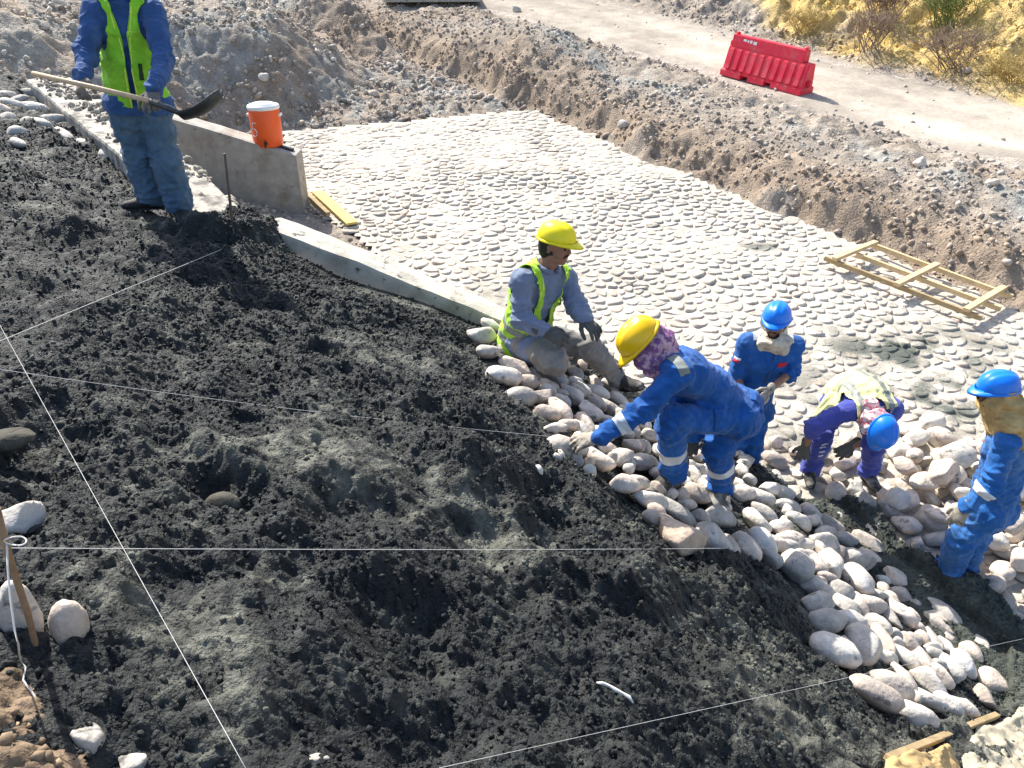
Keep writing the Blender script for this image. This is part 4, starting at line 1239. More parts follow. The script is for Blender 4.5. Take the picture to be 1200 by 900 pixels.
# ------------------------------------------------------------------ dry scrub on the ochre hill
def bush(px, py, hgt, wid, m, label, nst, seed, group=None):
    r = np.random.default_rng(seed)
    c = hit(px, py, lambda x, y: ground_z(x, y, False))
    c.z = float(ground_z(np.array(c.x), np.array(c.y))) - .02
    V, Fc = [], []
    def blade(p, q, w0, w1):
        o = len(V); d = (q - p).normalized(); s = d.cross(Vector(r.normal(size=3))).normalized(); s2 = d.cross(s)
        for k in range(3):
            a = 2.09 * k; V.append(p + (s * math.cos(a) + s2 * math.sin(a)) * w0)
        for k in range(3):
            a = 2.09 * k; V.append(q + (s * math.cos(a) + s2 * math.sin(a)) * w1)
        for k in range(3): Fc.append((o + k, o + (k + 1) % 3, o + 3 + (k + 1) % 3, o + 3 + k))
    for i in range(nst):
        a = r.uniform(0, 6.28); le = r.uniform(.25, 1) ** .6
        p = c + Vector((r.normal(0, .12 * wid), r.normal(0, .12 * wid), 0))
        q = p + Vector((math.cos(a) * wid * .32 * le, math.sin(a) * wid * .32 * le, hgt * .5 * r.uniform(.6, 1.1)))
        blade(p, q, .012, .007)
        for _ in range(4):
            e = q + Vector((r.normal(0, .16 * wid), r.normal(0, .16 * wid), hgt * r.uniform(.1, .5)))
            blade(q, e, .007, .003)
            for _ in range(4):
                g = e + Vector((r.normal(0, .08 * wid), r.normal(0, .08 * wid), hgt * r.uniform(-.05, .2)))
                blade(e.lerp(q, r.uniform(0, .5)), g, .006, .002)
    o = put('dry_bush', V, Fc, m)
    return tag(o, label, 'bush', group)
bush(1018, 62, .8, 1.1, M['twig'], 'dark twiggy bush low on the ochre hill, nearest the barrier', 26, 1)
bush(1118, 82, .8, 1.4, M['twig'], 'wide grey-brown dry bush on the ochre hill at the roadside', 26, 2)
bush(1110, 25, .9, 1.1, M['greentwig'], 'only greenish bush on the ochre hill', 40, 3)
bush(1035, 18, .8, 1.0, M['twig'], 'dark dry bush high on the hill above the twiggy one', 36, 4)
bush(945, 38, .5, .9, M['drygrass'], 'pale straw-coloured tuft on the hill closest to the barrier', 30, 5)
bush(1190, 95, .6, 1.1, M['drygrass'], 'straw-coloured tuft at the right end of the hill foot', 30, 6)
# short dry grass
r = np.random.default_rng(99)
n = 26000
tx, ty = r.uniform(3, 16, n), r.uniform(9, 30, n)
td, ts = edge_coords(tx, ty)
tz = ground_z(tx, ty)
ok = (td > 7.3) & in_view(tx, ty, tz, 60, 80) & (fbm2(tx * 1.3, ty * 1.3, 3, 500) > -.1 + .3 * r.normal(size=n))
tx, ty, tz = tx[ok][:3500], ty[ok][:3500], tz[ok][:3500]
n = len(tx)
hgt = r.uniform(.06, .2, n); an = r.uniform(0, 6.28, n); ln = r.normal(0, .07, (n, 2))
b0 = np.stack([tx - .012 * np.cos(an), ty - .012 * np.sin(an), tz - .02], -1); b1 = np.stack([tx + .012 * np.cos(an), ty + .012 * np.sin(an), tz - .02], -1)
tp = np.stack([tx + ln[:, 0], ty + ln[:, 1], tz + hgt], -1)
o = obj('dry_grass', mesh('dry_grass', np.stack([b0, b1, tp], 1).reshape(-1, 3), np.arange(n * 3).reshape(-1, 3), M['drygrass'], False))
tag(o, kind='stuff')

# ------------------------------------------------------------------ people: bodies and clothes grown as blended volumes
def nrmz(v):
    v = np.asarray(v, float); return v / np.linalg.norm(v)

class Prim:
    def __init__(s, a, b, ra, rb, flat=None, k=1.0, name='', neg=False):
        s.a, s.b = np.asarray(a, float), np.asarray(b, float); s.ra, s.rb = ra, rb
        s.flat = None if flat is None else nrmz(flat); s.k = k; s.name = name; s.neg = neg
    def dist(s, P):
        ba = s.b - s.a; L = float(ba @ ba)
        pa = P - s.a
        h = np.clip((pa @ ba) / L, 0, 1) if L > 1e-10 else np.zeros(P.shape[:-1])
        q = pa - h[..., None] * ba
        q2 = (q * q).sum(-1)
        if s.flat is not None:
            qn = q @ s.flat
            q2 = q2 + qn * qn * (1 / s.k ** 2 - 1)
        d = np.sqrt(np.maximum(q2, 0)) - (s.ra + (s.rb - s.ra) * h)
        if s.flat is not None: d = d * min(1.0, .5 + .5 * s.k)
        return d
    def box(s, pad):
        r = max(s.ra, s.rb) + pad
        return np.minimum(s.a, s.b) - r, np.maximum(s.a, s.b) + r

def volume(prims, h, k=.03):
    lo = np.min([p.box(0)[0] for p in prims if not p.neg], 0) - 3 * h
    hi = np.max([p.box(0)[1] for p in prims if not p.neg], 0) + 3 * h
    n = np.ceil((hi - lo) / h).astype(int) + 1
    D = np.full(tuple(n), .5, np.float64)
    ax = [lo[i] + h * np.arange(n[i]) for i in range(3)]
    for p in prims:
        a, b = p.box(.10)
        i0 = np.clip(((a - lo) / h).astype(int), 0, n); i1 = np.clip(((b - lo) / h).astype(int) + 2, 0, n)
        if (i1 <= i0).any(): continue
        sl = tuple(slice(i0[i], i1[i]) for i in range(3))
        G = np.stack(np.meshgrid(*[ax[i][sl[i]] for i in range(3)], indexing='ij'), -1)
        d = p.dist(G); cur = D[sl]
        kk = k
        if p.neg:
            d = -d; hh = np.clip(.5 - .5 * (d - cur) / .012, 0, 1)
            # smooth maximum
            D[sl] = np.maximum(cur, d) + .25 * np.maximum(.012 - np.abs(cur - d), 0) ** 2 / .012
        else:
            m = np.maximum(kk - np.abs(cur - d), 0)
            D[sl] = np.minimum(cur, d) - m * m * .25 / kk
    return D, lo, h

def nets(D, lo, h):
    S = D < 0
    nx, ny, nz = D.shape
    cid = -np.ones((nx - 1, ny - 1, nz - 1), np.int64)
    c = S[:-1, :-1, :-1].astype(np.int8)
    tot = sum(S[a:nx - 1 + a, b:ny - 1 + b, d:nz - 1 + d].astype(np.int8) for a in (0, 1) for b in (0, 1) for d in (0, 1))
    act = (tot > 0) & (tot < 8)
    cid[act] = np.arange(act.sum())
    acc = np.zeros((act.sum(), 3)); cnt = np.zeros(act.sum())
    F = []
    for axn in range(3):
        sl0 = [slice(None)] * 3; sl1 = [slice(None)] * 3
        sl0[axn] = slice(0, -1); sl1[axn] = slice(1, None)
        A, B = S[tuple(sl0)], S[tuple(sl1)]
        I = np.argwhere(A != B)
        o1, o2 = [(1, 2), (2, 0), (0, 1)][axn]
        ok = (I[:, o1] > 0) & (I[:, o2] > 0) & (I[:, o1] < D.shape[o1] - 1) & (I[:, o2] < D.shape[o2] - 1)
        I = I[ok]
        J = I.copy(); J[:, axn] += 1
        da, db = D[tuple(I.T)], D[tuple(J.T)]
        t = da / (da - db)
        P = I.astype(float); P[:, axn] += t
        q = []
        for s1, s2 in ((-1, -1), (0, -1), (0, 0), (-1, 0)):
            K = I.copy(); K[:, o1] += s1; K[:, o2] += s2
            ids = cid[tuple(K.T)]
            np.add.at(acc, ids, P); np.add.at(cnt, ids, 1)
            q.append(ids)
        q = np.stack(q, 1)
        flip = D[tuple(I.T)] > 0
        q[flip] = q[flip][:, ::-1]
        F.append(q)
    V = lo + h * acc / cnt[:, None]
    return V, np.concatenate(F)

def smooth_mesh(V, Fq, it=2, w=.5):
    E = np.concatenate([Fq[:, [i, (i + 1) % Fq.shape[1]]] for i in range(Fq.shape[1])])
    for _ in range(it):
        a = np.zeros_like(V); c = np.zeros(len(V))
        np.add.at(a, E[:, 0], V[E[:, 1]]); np.add.at(c, E[:, 0], 1)
        V = V * (1 - w) + w * a / np.maximum(c, 1)[:, None]
    return V

def vnormals(V, Fq):
    n = np.cross(V[Fq[:, 2]] - V[Fq[:, 0]], V[Fq[:, (3 if Fq.shape[1] == 4 else 1)]] - V[Fq[:, 1 if Fq.shape[1] == 4 else 0]])
    if Fq.shape[1] == 3: n = np.cross(V[Fq[:, 1]] - V[Fq[:, 0]], V[Fq[:, 2]] - V[Fq[:, 0]])
    N = np.zeros_like(V)
    for i in range(Fq.shape[1]): np.add.at(N, Fq[:, i], n)
    return N / np.maximum(np.linalg.norm(N, axis=1), 1e-9)[:, None]

def skin_of(prims, h, k=.03, sm=2, wrinkle=0.0, seed=0, fold=None, bends=()):
    D, lo, h = volume(prims, h, k)
    V, Fq = nets(D, lo, h)
    V = smooth_mesh(V, Fq, sm)
    N = vnormals(V, Fq)
    if ((V - V.mean(0)) * N).sum() < 0:
        Fq = Fq[:, ::-1]; N = -N
    if wrinkle:
        o = seed * 3.7
        wx = vnoise3(V[:, 0] * 6 + o, V[:, 1] * 6, V[:, 2] * 6, seed + 8) * .05
        a = (1 - np.abs(vnoise3((V[:, 0] + wx) * 7 + o, (V[:, 1] - wx) * 7, (V[:, 2] + wx) * 12, seed))) ** 3 * 2 - .7
        b = (1 - np.abs(vnoise3((V[:, 0] - wx) * 15 + o, V[:, 1] * 15 + 3, (V[:, 2] + wx) * 23, seed + 4))) ** 3 * 2 - .7
        w = np.ones(len(V))
        if fold:
            w = .55 * w
            for p, r in fold:
                w = w + 1.0 * np.exp(-(((V - np.asarray(p)) ** 2).sum(1)) / r ** 2)
            w = np.minimum(w, 1.9)
        disp = wrinkle * 1.9 * (a + .55 * b) * w
        pn = vnoise3(V[:, 0] * 7 + o, V[:, 1] * 7, V[:, 2] * 7, seed + 11)
        for c_, ax_, r_, wl_, am_ in bends:          # gathers across the limb where it bends or the cloth piles up
            q = V - np.asarray(c_); sq = q @ ax_
            ph = sq / wl_ + .9 * pn + .35 * vnoise3(V[:, 0] * 16, V[:, 1] * 16 + o, V[:, 2] * 16, seed + 13)
            disp = disp + 1.5 * am_ * (np.abs(np.sin(math.pi * ph)) ** .7 - .62) * np.exp(-((q * q).sum(1)) / r_ ** 2)
        V = V + N * disp[:, None]
        V = smooth_mesh(V, Fq, 1, .2)
    return V, Fq

def clip(V, T, f):
    """keep the part of a triangle mesh where f > 0, cutting edges exactly"""
    V = list(map(tuple, V)); f = list(f); cut = {}; out = []
    fa = np.array(f)
    s = fa[T] > 0
    keep = T[s.all(1)]; cross = T[s.any(1) & ~s.all(1)]
    def mid(i, j):
        key = (min(i, j), max(i, j))
        if key not in cut:
            t = f[i] / (f[i] - f[j])
            a, b = V[i], V[j]
            V.append(tuple(a[k] + t * (b[k] - a[k]) for k in range(3))); cut[key] = len(V) - 1
        return cut[key]
    for tri in cross:
        poly = []
        for k in range(3):
            i, j = int(tri[k]), int(tri[(k + 1) % 3])
            if f[i] > 0: poly.append(i)
            if (f[i] > 0) != (f[j] > 0): poly.append(mid(i, j))
        for k in range(1, len(poly) - 1): out.append((poly[0], poly[k], poly[k + 1]))
    T2 = np.concatenate([keep, np.array(out, int).reshape(-1, 3)])
    V2, T2 = compact(np.array(V), T2)
    return V2, T2

def biggest(V, T):
    """the largest connected piece of a triangle mesh"""
    lab = np.arange(len(V))
    for _ in range(200):
        m = lab[T].min(1); new = lab.copy()
        for k in range(3): np.minimum.at(new, T[:, k], m)
        if (new == lab).all(): break
        lab = new
    ids, cnt = np.unique(lab[T[:, 0]], return_counts=True)
    return compact(V, T[lab[T[:, 0]] == ids[np.argmax(cnt)]])

def tris(Fq): return np.concatenate([Fq[:, [0, 1, 2]], Fq[:, [0, 2, 3]]])

def shell(V, T, th):
    """give an open sheet a thickness, outwards"""
    N = vnormals(V, T); n = len(V)
    e = {}
    for t in T:
        for k in range(3):
            i, j = int(t[k]), int(t[(k + 1) % 3])
            if (j, i) in e: del e[(j, i)]
            else: e[(i, j)] = 1
    rim = []
    for i, j in e: rim += [(i, j, j + n), (i, j + n, i + n)]
    return np.concatenate([V, V + N * th]), np.concatenate([T[:, ::-1], T + n, np.array(rim, int).reshape(-1, 3)])

def frame3(fwd, up):
    u = nrmz(up); f = np.asarray(fwd, float); f = nrmz(f - u * (f @ u)); l = np.cross(u, f)
    return f, u, l           # forward, up, the wearer's left

# ---- head, helmet, glove, boot
def head_prims(c, fwd, up, neck, s=1.0, beard=False):
    f, u, l = frame3(fwd, up); c = np.asarray(c, float)
    at = lambda x, y, z: c + s * (f * x + l * y + u * z)
    P = [Prim(at(-.012, 0, .032), at(-.02, 0, .03), .098 * s, .096 * s, l, .82, 'head'),
         Prim(at(.03, 0, -.015), at(.058, 0, -.088), .068 * s, .030 * s, l, .92, 'head'),
         Prim(at(-.01, .035, -.06), at(.05, .012, -.09), .032 * s, .024 * s, name='head'), Prim(at(-.01, -.035, -.06), at(.05, -.012, -.09), .032 * s, .024 * s, name='head'),
         Prim(at(.062, .034, -.02), at(.05, .045, -.04), .026 * s, .024 * s, name='head'), Prim(at(.062, -.034, -.02), at(.05, -.045, -.04), .026 * s, .024 * s, name='head'),
         Prim(at(-.02, 0, -.05), neck, .060 * s, .064 * s, name='neck')]
    F = [Prim(at(.088, 0, .014), at(.108, 0, -.022), .009 * s, .0135 * s, name='head'), Prim(at(.094, .012, -.026), at(.094, -.012, -.026), .010 * s, .010 * s, name='head'),
         Prim(at(.078, .036, .026), at(.088, .008, .022), .012 * s, .011 * s, name='head'), Prim(at(.078, -.036, .026), at(.088, -.008, .022), .012 * s, .011 * s, name='head'),
         Prim(at(.084, .018, -.055), at(.084, -.018, -.055), .0095 * s, .0095 * s, name='head'), Prim(at(.082, .015, -.067), at(.082, -.015, -.067), .0095 * s, .0095 * s, name='head'),
         Prim(at(-.005, .080, .012), at(-.012, .084, -.022), .018 * s, .012 * s, l, .5, 'head'), Prim(at(-.005, -.080, .012), at(-.012, -.084, -.022), .018 * s, .012 * s, l, .5, 'head'),
         Prim(at(.098, .031, .004), at(.098, .031, .004), .015 * s, .015 * s, neg=True), Prim(at(.098, -.031, .004), at(.098, -.031, .004), .015 * s, .015 * s, neg=True)]
    return P + F, at

def helmet(parent, c, fwd, up, m, tilt=0.0, size=1.0):
    f, u, l = frame3(fwd, up)
    if tilt: f, u = f * math.cos(tilt) - u * math.sin(tilt), u * math.cos(tilt) + f * math.sin(tilt)
    c = np.asarray(c, float) + u * .050 * size
    nr, ns = 15, 56
    V = []
    for i in range(nr):
        e = (i / (nr - 1)) ** .85 * math.pi / 2
        for k in range(ns):
            a = 2 * math.pi * k / ns
            x, y = .138 * math.cos(a), .112 * math.sin(a)
            ce = math.cos(e) ** .72
            z = .118 * math.sin(e) ** .95
            px, py = x * ce, y * ce
            rid = math.exp(-(py / .020) ** 2) * .007 * min(1, max(0, z - .03) / .04) + .004 * math.exp(-((abs(py) - .05) / .012) ** 2) * min(1, max(0, z - .03) / .04)
            z += rid
            V.append(c + size * (f * px + l * py + u * z))
    V.append(c + size * u * .125)
    Fc = []
    for i in range(nr - 1):
        for k in range(ns):
            Fc.append((i * ns + k, i * ns + (k + 1) % ns, (i + 1) * ns + (k + 1) % ns, (i + 1) * ns + k))
    for k in range(ns): Fc.append(((nr - 1) * ns + k, (nr - 1) * ns + (k + 1) % ns, len(V) - 1))
    # inner face, so that the shell is not open
    o = len(V)
    for k in range(ns):
        a = 2 * math.pi * k / ns
        V.append(c + size * (f * .128 * math.cos(a) + l * .102 * math.sin(a) - u * .002))
    for k in range(ns):
        a = 2 * math.pi * k / ns
        V.append(c + size * (f * .10 * math.cos(a) + l * .08 * math.sin(a) + u * .06))
    for k in range(ns):
        k2 = (k + 1) % ns
        Fc.append((k2, k, o + k, o + k2)); Fc.append((o + k2, o + k, o + ns + k, o + ns + k2))
    Fc.append(tuple(o + ns + k for k in range(ns)))
    h = put('helmet', V, Fc, m, parent)
    # brim all round, drawn out into a peak in front
    V, Fc = [], []
    for j in range(4):
        for k in range(ns):
            a = 2 * math.pi * k / ns
            pk = max(0, math.cos(a)) ** 2.2
            out = (.010 + .052 * pk) * (j / 3 if j < 3 else 1)
            x, y = (.137 + out) * math.cos(a), (.111 + .010 * (j / 3 if j < 3 else 1) + .008 * pk * j / 3) * math.sin(a)
            z = .012 - .010 * min(j, 2) / 2 - .016 * pk * (min(j, 3) / 3) - (.007 if j == 3 else 0)
            V.append(c + size * (f * x + l * y + u * z))
    for j in range(3):
        for k in range(ns):
            k2 = (k + 1) % ns
            Fc.append((j * ns + k, (j + 1) * ns + k, (j + 1) * ns + k2, j * ns + k2))
    for k in range(ns):
        Fc.append((3 * ns + k, k, (k + 1) % ns, 3 * ns + (k + 1) % ns))
    put('brim', V, Fc, m, h)
    return h, f, u, l

def glove(parent, wrist, dirn, back, thumb, m, curl=.5, s=1.0, spread=.12, cuff=.05):
    """back: the direction the back of the hand faces; thumb: +1/-1 side of the palm (dirn x back)"""
    x = nrmz(dirn); z = np.asarray(back, float); z = nrmz(z - x * (z @ x)); y = np.cross(z, x) * thumb
    w = np.asarray(wrist, float)
    at = lambda a, b, c: w + s * (x * a + y * b + z * c)
    P = [Prim(at(-cuff, 0, 0), at(.012, 0, 0), .036 * s, .031 * s, z, .8), Prim(at(.02, .012, 0), at(.082, .024, 0), .026 * s, .026 * s, z, .55), Prim(at(.02, -.012, 0), at(.080, -.024, 0), .026 * s, .024 * s, z, .55),
         Prim(at(.03, 0, 0), at(.085, 0, .002), .03 * s, .03 * s, z, .5)]
    Fg = []
    for i, (yy, L) in enumerate(((.034, .070), (.012, .080), (-.011, .074), (-.033, .058))):
        p = np.array([.092 - .004 * abs(i - 1), yy, 0]); a = (1.5 - i) * spread
        b = curl * (.55 + .12 * i) * (1 + .1 * ((i * 7) % 3 - 1))
        th = 0.0
        for sgi, fr_ in enumerate((.46, .31, .23)):
            th += b
            q = p + L * fr_ * np.array([math.cos(th) * math.cos(a), math.sin(a) * math.cos(th), -math.sin(th)])
            Fg.append(Prim(at(*p), at(*q), (.0112 - .0008 * sgi) * s, (.0105 - .0008 * sgi) * s)); p = q
    p = np.array([.022, .030, -.006]); q = p + np.array([.030, .030, -.012]); r_ = q + np.array([.032, .010, -.012 - .01 * curl]); t_ = r_ + np.array([.022, .000, -.008 - .012 * curl])
    Fg += [Prim(at(*p), at(*q), .016 * s, .0135 * s), Prim(at(*q), at(*r_), .0132 * s, .0118 * s), Prim(at(*r_), at(*t_), .0115 * s, .0105 * s)]
    D, lo, h = volume(P + Fg, .0048 * s, .008)
    V, Fq = nets(D, lo, h); V = smooth_mesh(V, Fq, 1, .4)
    N = vnormals(V, Fq)
    if ((V - V.mean(0)) * N).sum() < 0: Fq = Fq[:, ::-1]
    return put('glove', V, Fq, m, parent)

def boot(parent, ankle, toe, m, s=1.0, up=(0, 0, 1), heel=.055):
    a = np.asarray(ankle, float); t = np.asarray(toe, float)
    f = nrmz(t - a); u = np.asarray(up, float); u = nrmz(u - f * (u @ f) * .0)
    fl_ = nrmz(f - u * (f @ u))
    l = np.cross(u, fl_)
    base = a - u * .085 * s
    at = lambda x, y, z: base + s * (fl_ * x + l * y + u * z)
    P = [Prim(at(0, 0, .17), at(-.005, 0, .06), .060 * s, .052 * s), Prim(at(-.045, 0, .035), at(.05, 0, .045), .036 * s, .044 * s), Prim(at(.04, 0, .055), at(.125, 0, .030), .046 * s, .040 * s, u, .8),
         Prim(at(.10, 0, .028), at(.165, 0, .026), .042 * s, .036 * s, u, .75)]
    V, Fq = skin_of(P, .011, .02, 1)
    b = put('boot', V, Fq, m, parent)
    P = [Prim(at(-.045, 0, .004), at(.06, 0, .004), .038 * s, .040 * s, u, .3), Prim(at(.06, 0, .004), at(.16, 0, .006), .045 * s, .038 * s, u, .3)]
    V, Fq = skin_of(P, .008, .01, 0)
    put('sole', V, Fq, M['sole'], b)
    return b

class Person:
    """joints: dict of world points. sides: R and L are the person's own"""
    def __init__(s, J, label, group='workers on the slope', fwd=None, sc=1.0):
        s.J = {k: np.array(v, float) for k, v in J.items()}
        foot = (s.J['ankR'] + s.J['ankL']) / 2
        base = Vector((s.J['pel'][0], s.J['pel'][1], min(s.J['ankR'][2], s.J['ankL'][2]) - .08))
        s.root = thing('person', base, label, 'person', group)
        s.fwd = nrmz(fwd); s.sc = sc
        j = s.J
        s.shd = nrmz(j['shL'] - j['shR'])           # to the wearer's left
        s.tor = nrmz(j['neck'] - j['pel'])
        s.front = nrmz(np.cross(s.shd, s.tor))
        if s.front @ s.fwd < 0: s.front = -s.front
        pd = nrmz(j['hipL'] - j['hipR']); th = nrmz((j['kneL'] + j['kneR']) / 2 - j['pel'])
        s.pfront = nrmz(np.cross(pd, s.tor)); 
        if s.pfront @ s.front < 0: s.pfront = -s.pfront
    def torso(s, g=0.0, low=True, bulk=1.0):
        j = s.J; q = s.sc
        ch = j['chest']; wa = j['waist']; pe = j['pel']
        up = ch * .55 + .45 * (j['neck'] - s.tor * .05)
        P = [Prim(up - s.shd * .055 * q, up + s.shd * .055 * q, .118 * q * bulk + g, .118 * q * bulk + g, s.front, .82, 'torso'),
             Prim(ch - s.shd * .05 * q, ch + s.shd * .05 * q, .125 * q * bulk + g, .125 * q * bulk + g, s.front, .86, 'torso'),
             Prim(ch, wa, .150 * q * bulk + g, .138 * q * bulk + g, s.front, .78, 'torso'),
             Prim(wa, pe, .138 * q * bulk + g, .150 * q * bulk + g, s.pfront, .84, 'torso')]
        for sd in 'RL':
            P.append(Prim(j['neck'] - s.tor * .015, j['sh' + sd], .055 * q + g, .066 * q + g, name='torso'))
        if low:
            P.append(Prim(j['hipR'], j['hipL'], .118 * q + g, .118 * q + g, name='seat'))
            P.append(Prim(pe - s.pfront * .03 * q, pe - s.pfront * .03 * q, .135 * q + g, .135 * q + g, name='seat'))
        return P
    def arms(s, g=0.0, fore=1.0, which='RL', loose=1.0):
        j = s.J; P = []; q = s.sc
        for sd in which:
            a, b, c = j['sh' + sd], j['elb' + sd], j['wri' + sd]
            P.append(Prim(a, b, .068 * q * loose + g, .054 * q * loose + g, name='upper' + sd))
            if fore > 0: P.append(Prim(b, b + (c - b) * fore, .053 * q * loose + g, (.053 - .012 * fore) * q * loose + g, name='fore' + sd))
        return P
    def legs(s, g=0.0, loose=1.0, hem=.058, end=.97):
        j = s.J; P = []; q = s.sc
        for sd in 'RL':
            a, b, c = j['hip' + sd], j['kne' + sd], j['ank' + sd]
            P.append(Prim(a, b, .096 * q * loose + g, .073 * q * loose + g, name='thigh' + sd))
            P.append(Prim(b, b + (c - b) * .45, .072 * q * loose + g, .070 * q * loose + g, name='shin' + sd))
            P.append(Prim(b + (c - b) * .3, b + (c - b) * end, .070 * q * loose + g, hem * q + g, name='shin' + sd))
        return P
    def folds(s, legs=True, arms=True):
        j = s.J; o = []
        if arms: o += [(j['elbR'], .10), (j['elbL'], .10), (j['waist'], .12), (j['wriR'], .08), (j['wriL'], .08)]
        if legs: o += [(j['kneR'], .12), (j['kneL'], .12), (j['pel'], .14), (j['ankR'], .12), (j['ankL'], .12)]
        return o
    def body(s, head, fwd, up, h=.011, hs=1.0, shown_face=True):
        s.hc, s.hf, s.hu = np.array(head, float), fwd, up
        P, at = head_prims(head, fwd, up, s.J['neck'] - s.tor * .03, hs)
        s.hat = at
        inner = s.torso(-.022) + s.arms(-.016) + s.legs(-.018)
        V, Fq = skin_of(inner + P, h, .012, 1)
        s.bodyo = put('body', V, Fq, M['skin'], s.root)
        return s.bodyo
    def face(s, beard=True, hair=True, hs=1.0):
        f, u, l = frame3(s.hf, s.hu); at = s.hat
        for sg in (1, -1):
            V, Fq = ICO2; put('eye', at(.083, .031 * sg, .004) + V * .0115, Fq, M['eye'], s.bodyo)
            put('eyebrow', *tube([at(.094, .014 * sg, .026), at(.097, .028 * sg, .031), at(.088, .046 * sg, .026)], [.004, .0052, .003], 6), M['hair'], s.bodyo)
        if beard:
            put('moustache', *tube([at(.083, .034, -.056), at(.096, .014, -.042), at(.099, 0, -.040), at(.096, -.014, -.042), at(.083, -.034, -.056)], [.004, .0075, .008, .0075, .004], 8), M['hair'], s.bodyo)
        if hair:
            P = [Prim(at(-.022, 0, .036), at(-.03, 0, .0), .103, .094, l, .83), Prim(at(-.05, 0, -.03), at(-.05, 0, -.04), .06, .06, l, 1.1)]
            V, Fq = skin_of(P, .011, .02, 1)
            T = tris(Fq); q = (V - s.hc)
            fld = .012 - q @ f + np.clip(q @ u - .02, 0, .1) * .9
            V, T = clip(V, T, fld)
            put('hair', V, T, M['hair'], s.bodyo)
    def cloth(s, name, prims, m, h=.0098, k=.035, wr=.006, seed=1, legs=True, arms=True, cut=None, parent=None, th=None):
        j = s.J; bd = []
        if arms:
            for sd in 'RL':
                bd += [(j['elb' + sd], nrmz(j['wri' + sd] - j['sh' + sd]), .12, .050, .011), (j['wri' + sd] * .75 + j['elb' + sd] * .25, nrmz(j['wri' + sd] - j['elb' + sd]), .08, .036, .006),
                       (j['sh' + sd] * .75 + j['elb' + sd] * .25, nrmz(j['elb' + sd] - j['sh' + sd]), .10, .055, .007)]
            bd += [(j['waist'], s.tor, .20, .062, .009)]
        if legs:
            for sd in 'RL':
                bd += [(j['kne' + sd], nrmz(j['ank' + sd] - j['hip' + sd]), .14, .058, .011), (j['ank' + sd] * .85 + j['kne' + sd] * .15, nrmz(j['ank' + sd] - j['kne' + sd]), .14, .048, .011),
                       (j['hip' + sd] * .8 + j['kne' + sd] * .2, nrmz(j['kne' + sd] - j['hip' + sd]), .13, .06, .010)]
        V, Fq = skin_of(prims, h, k, 2, wr, seed, s.folds(legs, arms), bd)
        if cut is not None:
            T = tris(Fq)
            for c in cut: V, T = clip(V, T, c(V))
            if th: V, T = shell(V, T, th)
            Fq = T
        return put(name, V, Fq, m, parent or s.root), V, Fq
    def band(s, V, Fq, a, b, lo, hi, m, name='reflective_band', parent=None, off=.004, rad=.14):
        """a strip of tape sewn round a limb, cut from the garment's own surface"""
        a, b = np.asarray(a, float), np.asarray(b, float); d = b - a; L = np.linalg.norm(d); d = d / L
        T = tris(Fq) if Fq.shape[1] == 4 else Fq
        c = V[T].mean(1) - a
        t = c @ d; r = np.linalg.norm(c - t[:, None] * d, axis=1)
        T = T[(r < rad) & (t > (lo - .25) * L) & (t < (hi + .25) * L)]
        if len(T) == 0: return None
        v, T = compact(V, T)
        tt = (v - a) @ d / L
        v, T = clip(v, T, tt - lo)
        if len(T) == 0: return None
        v, T = clip(v, T, hi - (v - a) @ d / L)
        if len(T) == 0: return None
        N = vnormals(v, T)
        v, T = shell(v + N * .0005, T, off)
        return put(name, v, T, m, parent or s.root)
    def patch(s, V, Fq, c, n, sx, sy, ux, m, name='patch', parent=None, off=.004):
        """a rectangular badge cut from the garment: centre c, facing n, half sizes sx, sy along ux and n x ux"""
        c = np.asarray(c, float); n = nrmz(n); ux = np.asarray(ux, float); ux = nrmz(ux - n * (ux @ n)); uy = np.cross(n, ux)
        T = tris(Fq) if Fq.shape[1] == 4 else Fq
        N = vnormals(V, T)
        q = V - c
        near = (np.linalg.norm(q, axis=1) < max(sx, sy) * 2 + .05) & ((N @ n) > .1)
        T = T[near[T].all(1)]
        if len(T) == 0: return None
        v, T = compact(V, T)
        for fn in (lambda p: sx - (p - c) @ ux, lambda p: sx + (p - c) @ ux, lambda p: sy - (p - c) @ uy, lambda p: sy + (p - c) @ uy):
            if len(T) == 0: return None
            v, T = clip(v, T, fn(v))
        if len(T) == 0: return None
        v, T = biggest(v, T)
        v, T = shell(v + vnormals(v, T) * .0006, T, off)
        return put(name, v, T, m, parent or s.root)
    def vest(s, m, grow=.022, hem=.12, front_gap=.03, seed=3, bands=None, bmat=None, pelv=True, flare=0.0):
        j = s.J; q = s.sc
        P = s.torso(grow, low=False)
        if pelv: P.append(Prim(j['waist'], j['pel'] - s.tor * .02, .148 * q + grow + flare, .16 * q + grow + flare, s.pfront, .84))
        V, Fq = skin_of(P, .0115, .04, 2, .005, seed)
        T = tris(Fq)
        pel = j['pel']
        arm = lambda sd: (lambda p: np.minimum(Prim(j['sh' + sd] + (j['elb' + sd] - j['sh' + sd]) * .10, j['elb' + sd], .088 * q + grow, .08 * q + grow).dist(p), 9))
        out = lambda sd, sg: (lambda p: (.165 * q) - sg * ((p - j['neck']) @ s.shd) + np.maximum(0, -((p - j['chest']) @ s.tor) - .0) * 2.0)
        neck = lambda p: Prim(j['neck'] + s.tor * .03, j['neck'] + s.tor * .12, .082 * q, .09 * q).dist(p)
        vneck = lambda p: np.where((p - j['neck']) @ s.front > .0, np.abs((p - j['neck']) @ s.shd) - front_gap - .25 * np.clip(.20 + (p - j['neck']) @ s.tor, 0, .3), .1)
        bottom = lambda p: (p - pel) @ s.tor + hem
        for fn in (arm('R'), arm('L'), out('L', 1), out('R', -1), neck, vneck, bottom):
            V, T = clip(V, T, fn(V))
        Vs, Ts = shell(V, T, .006)
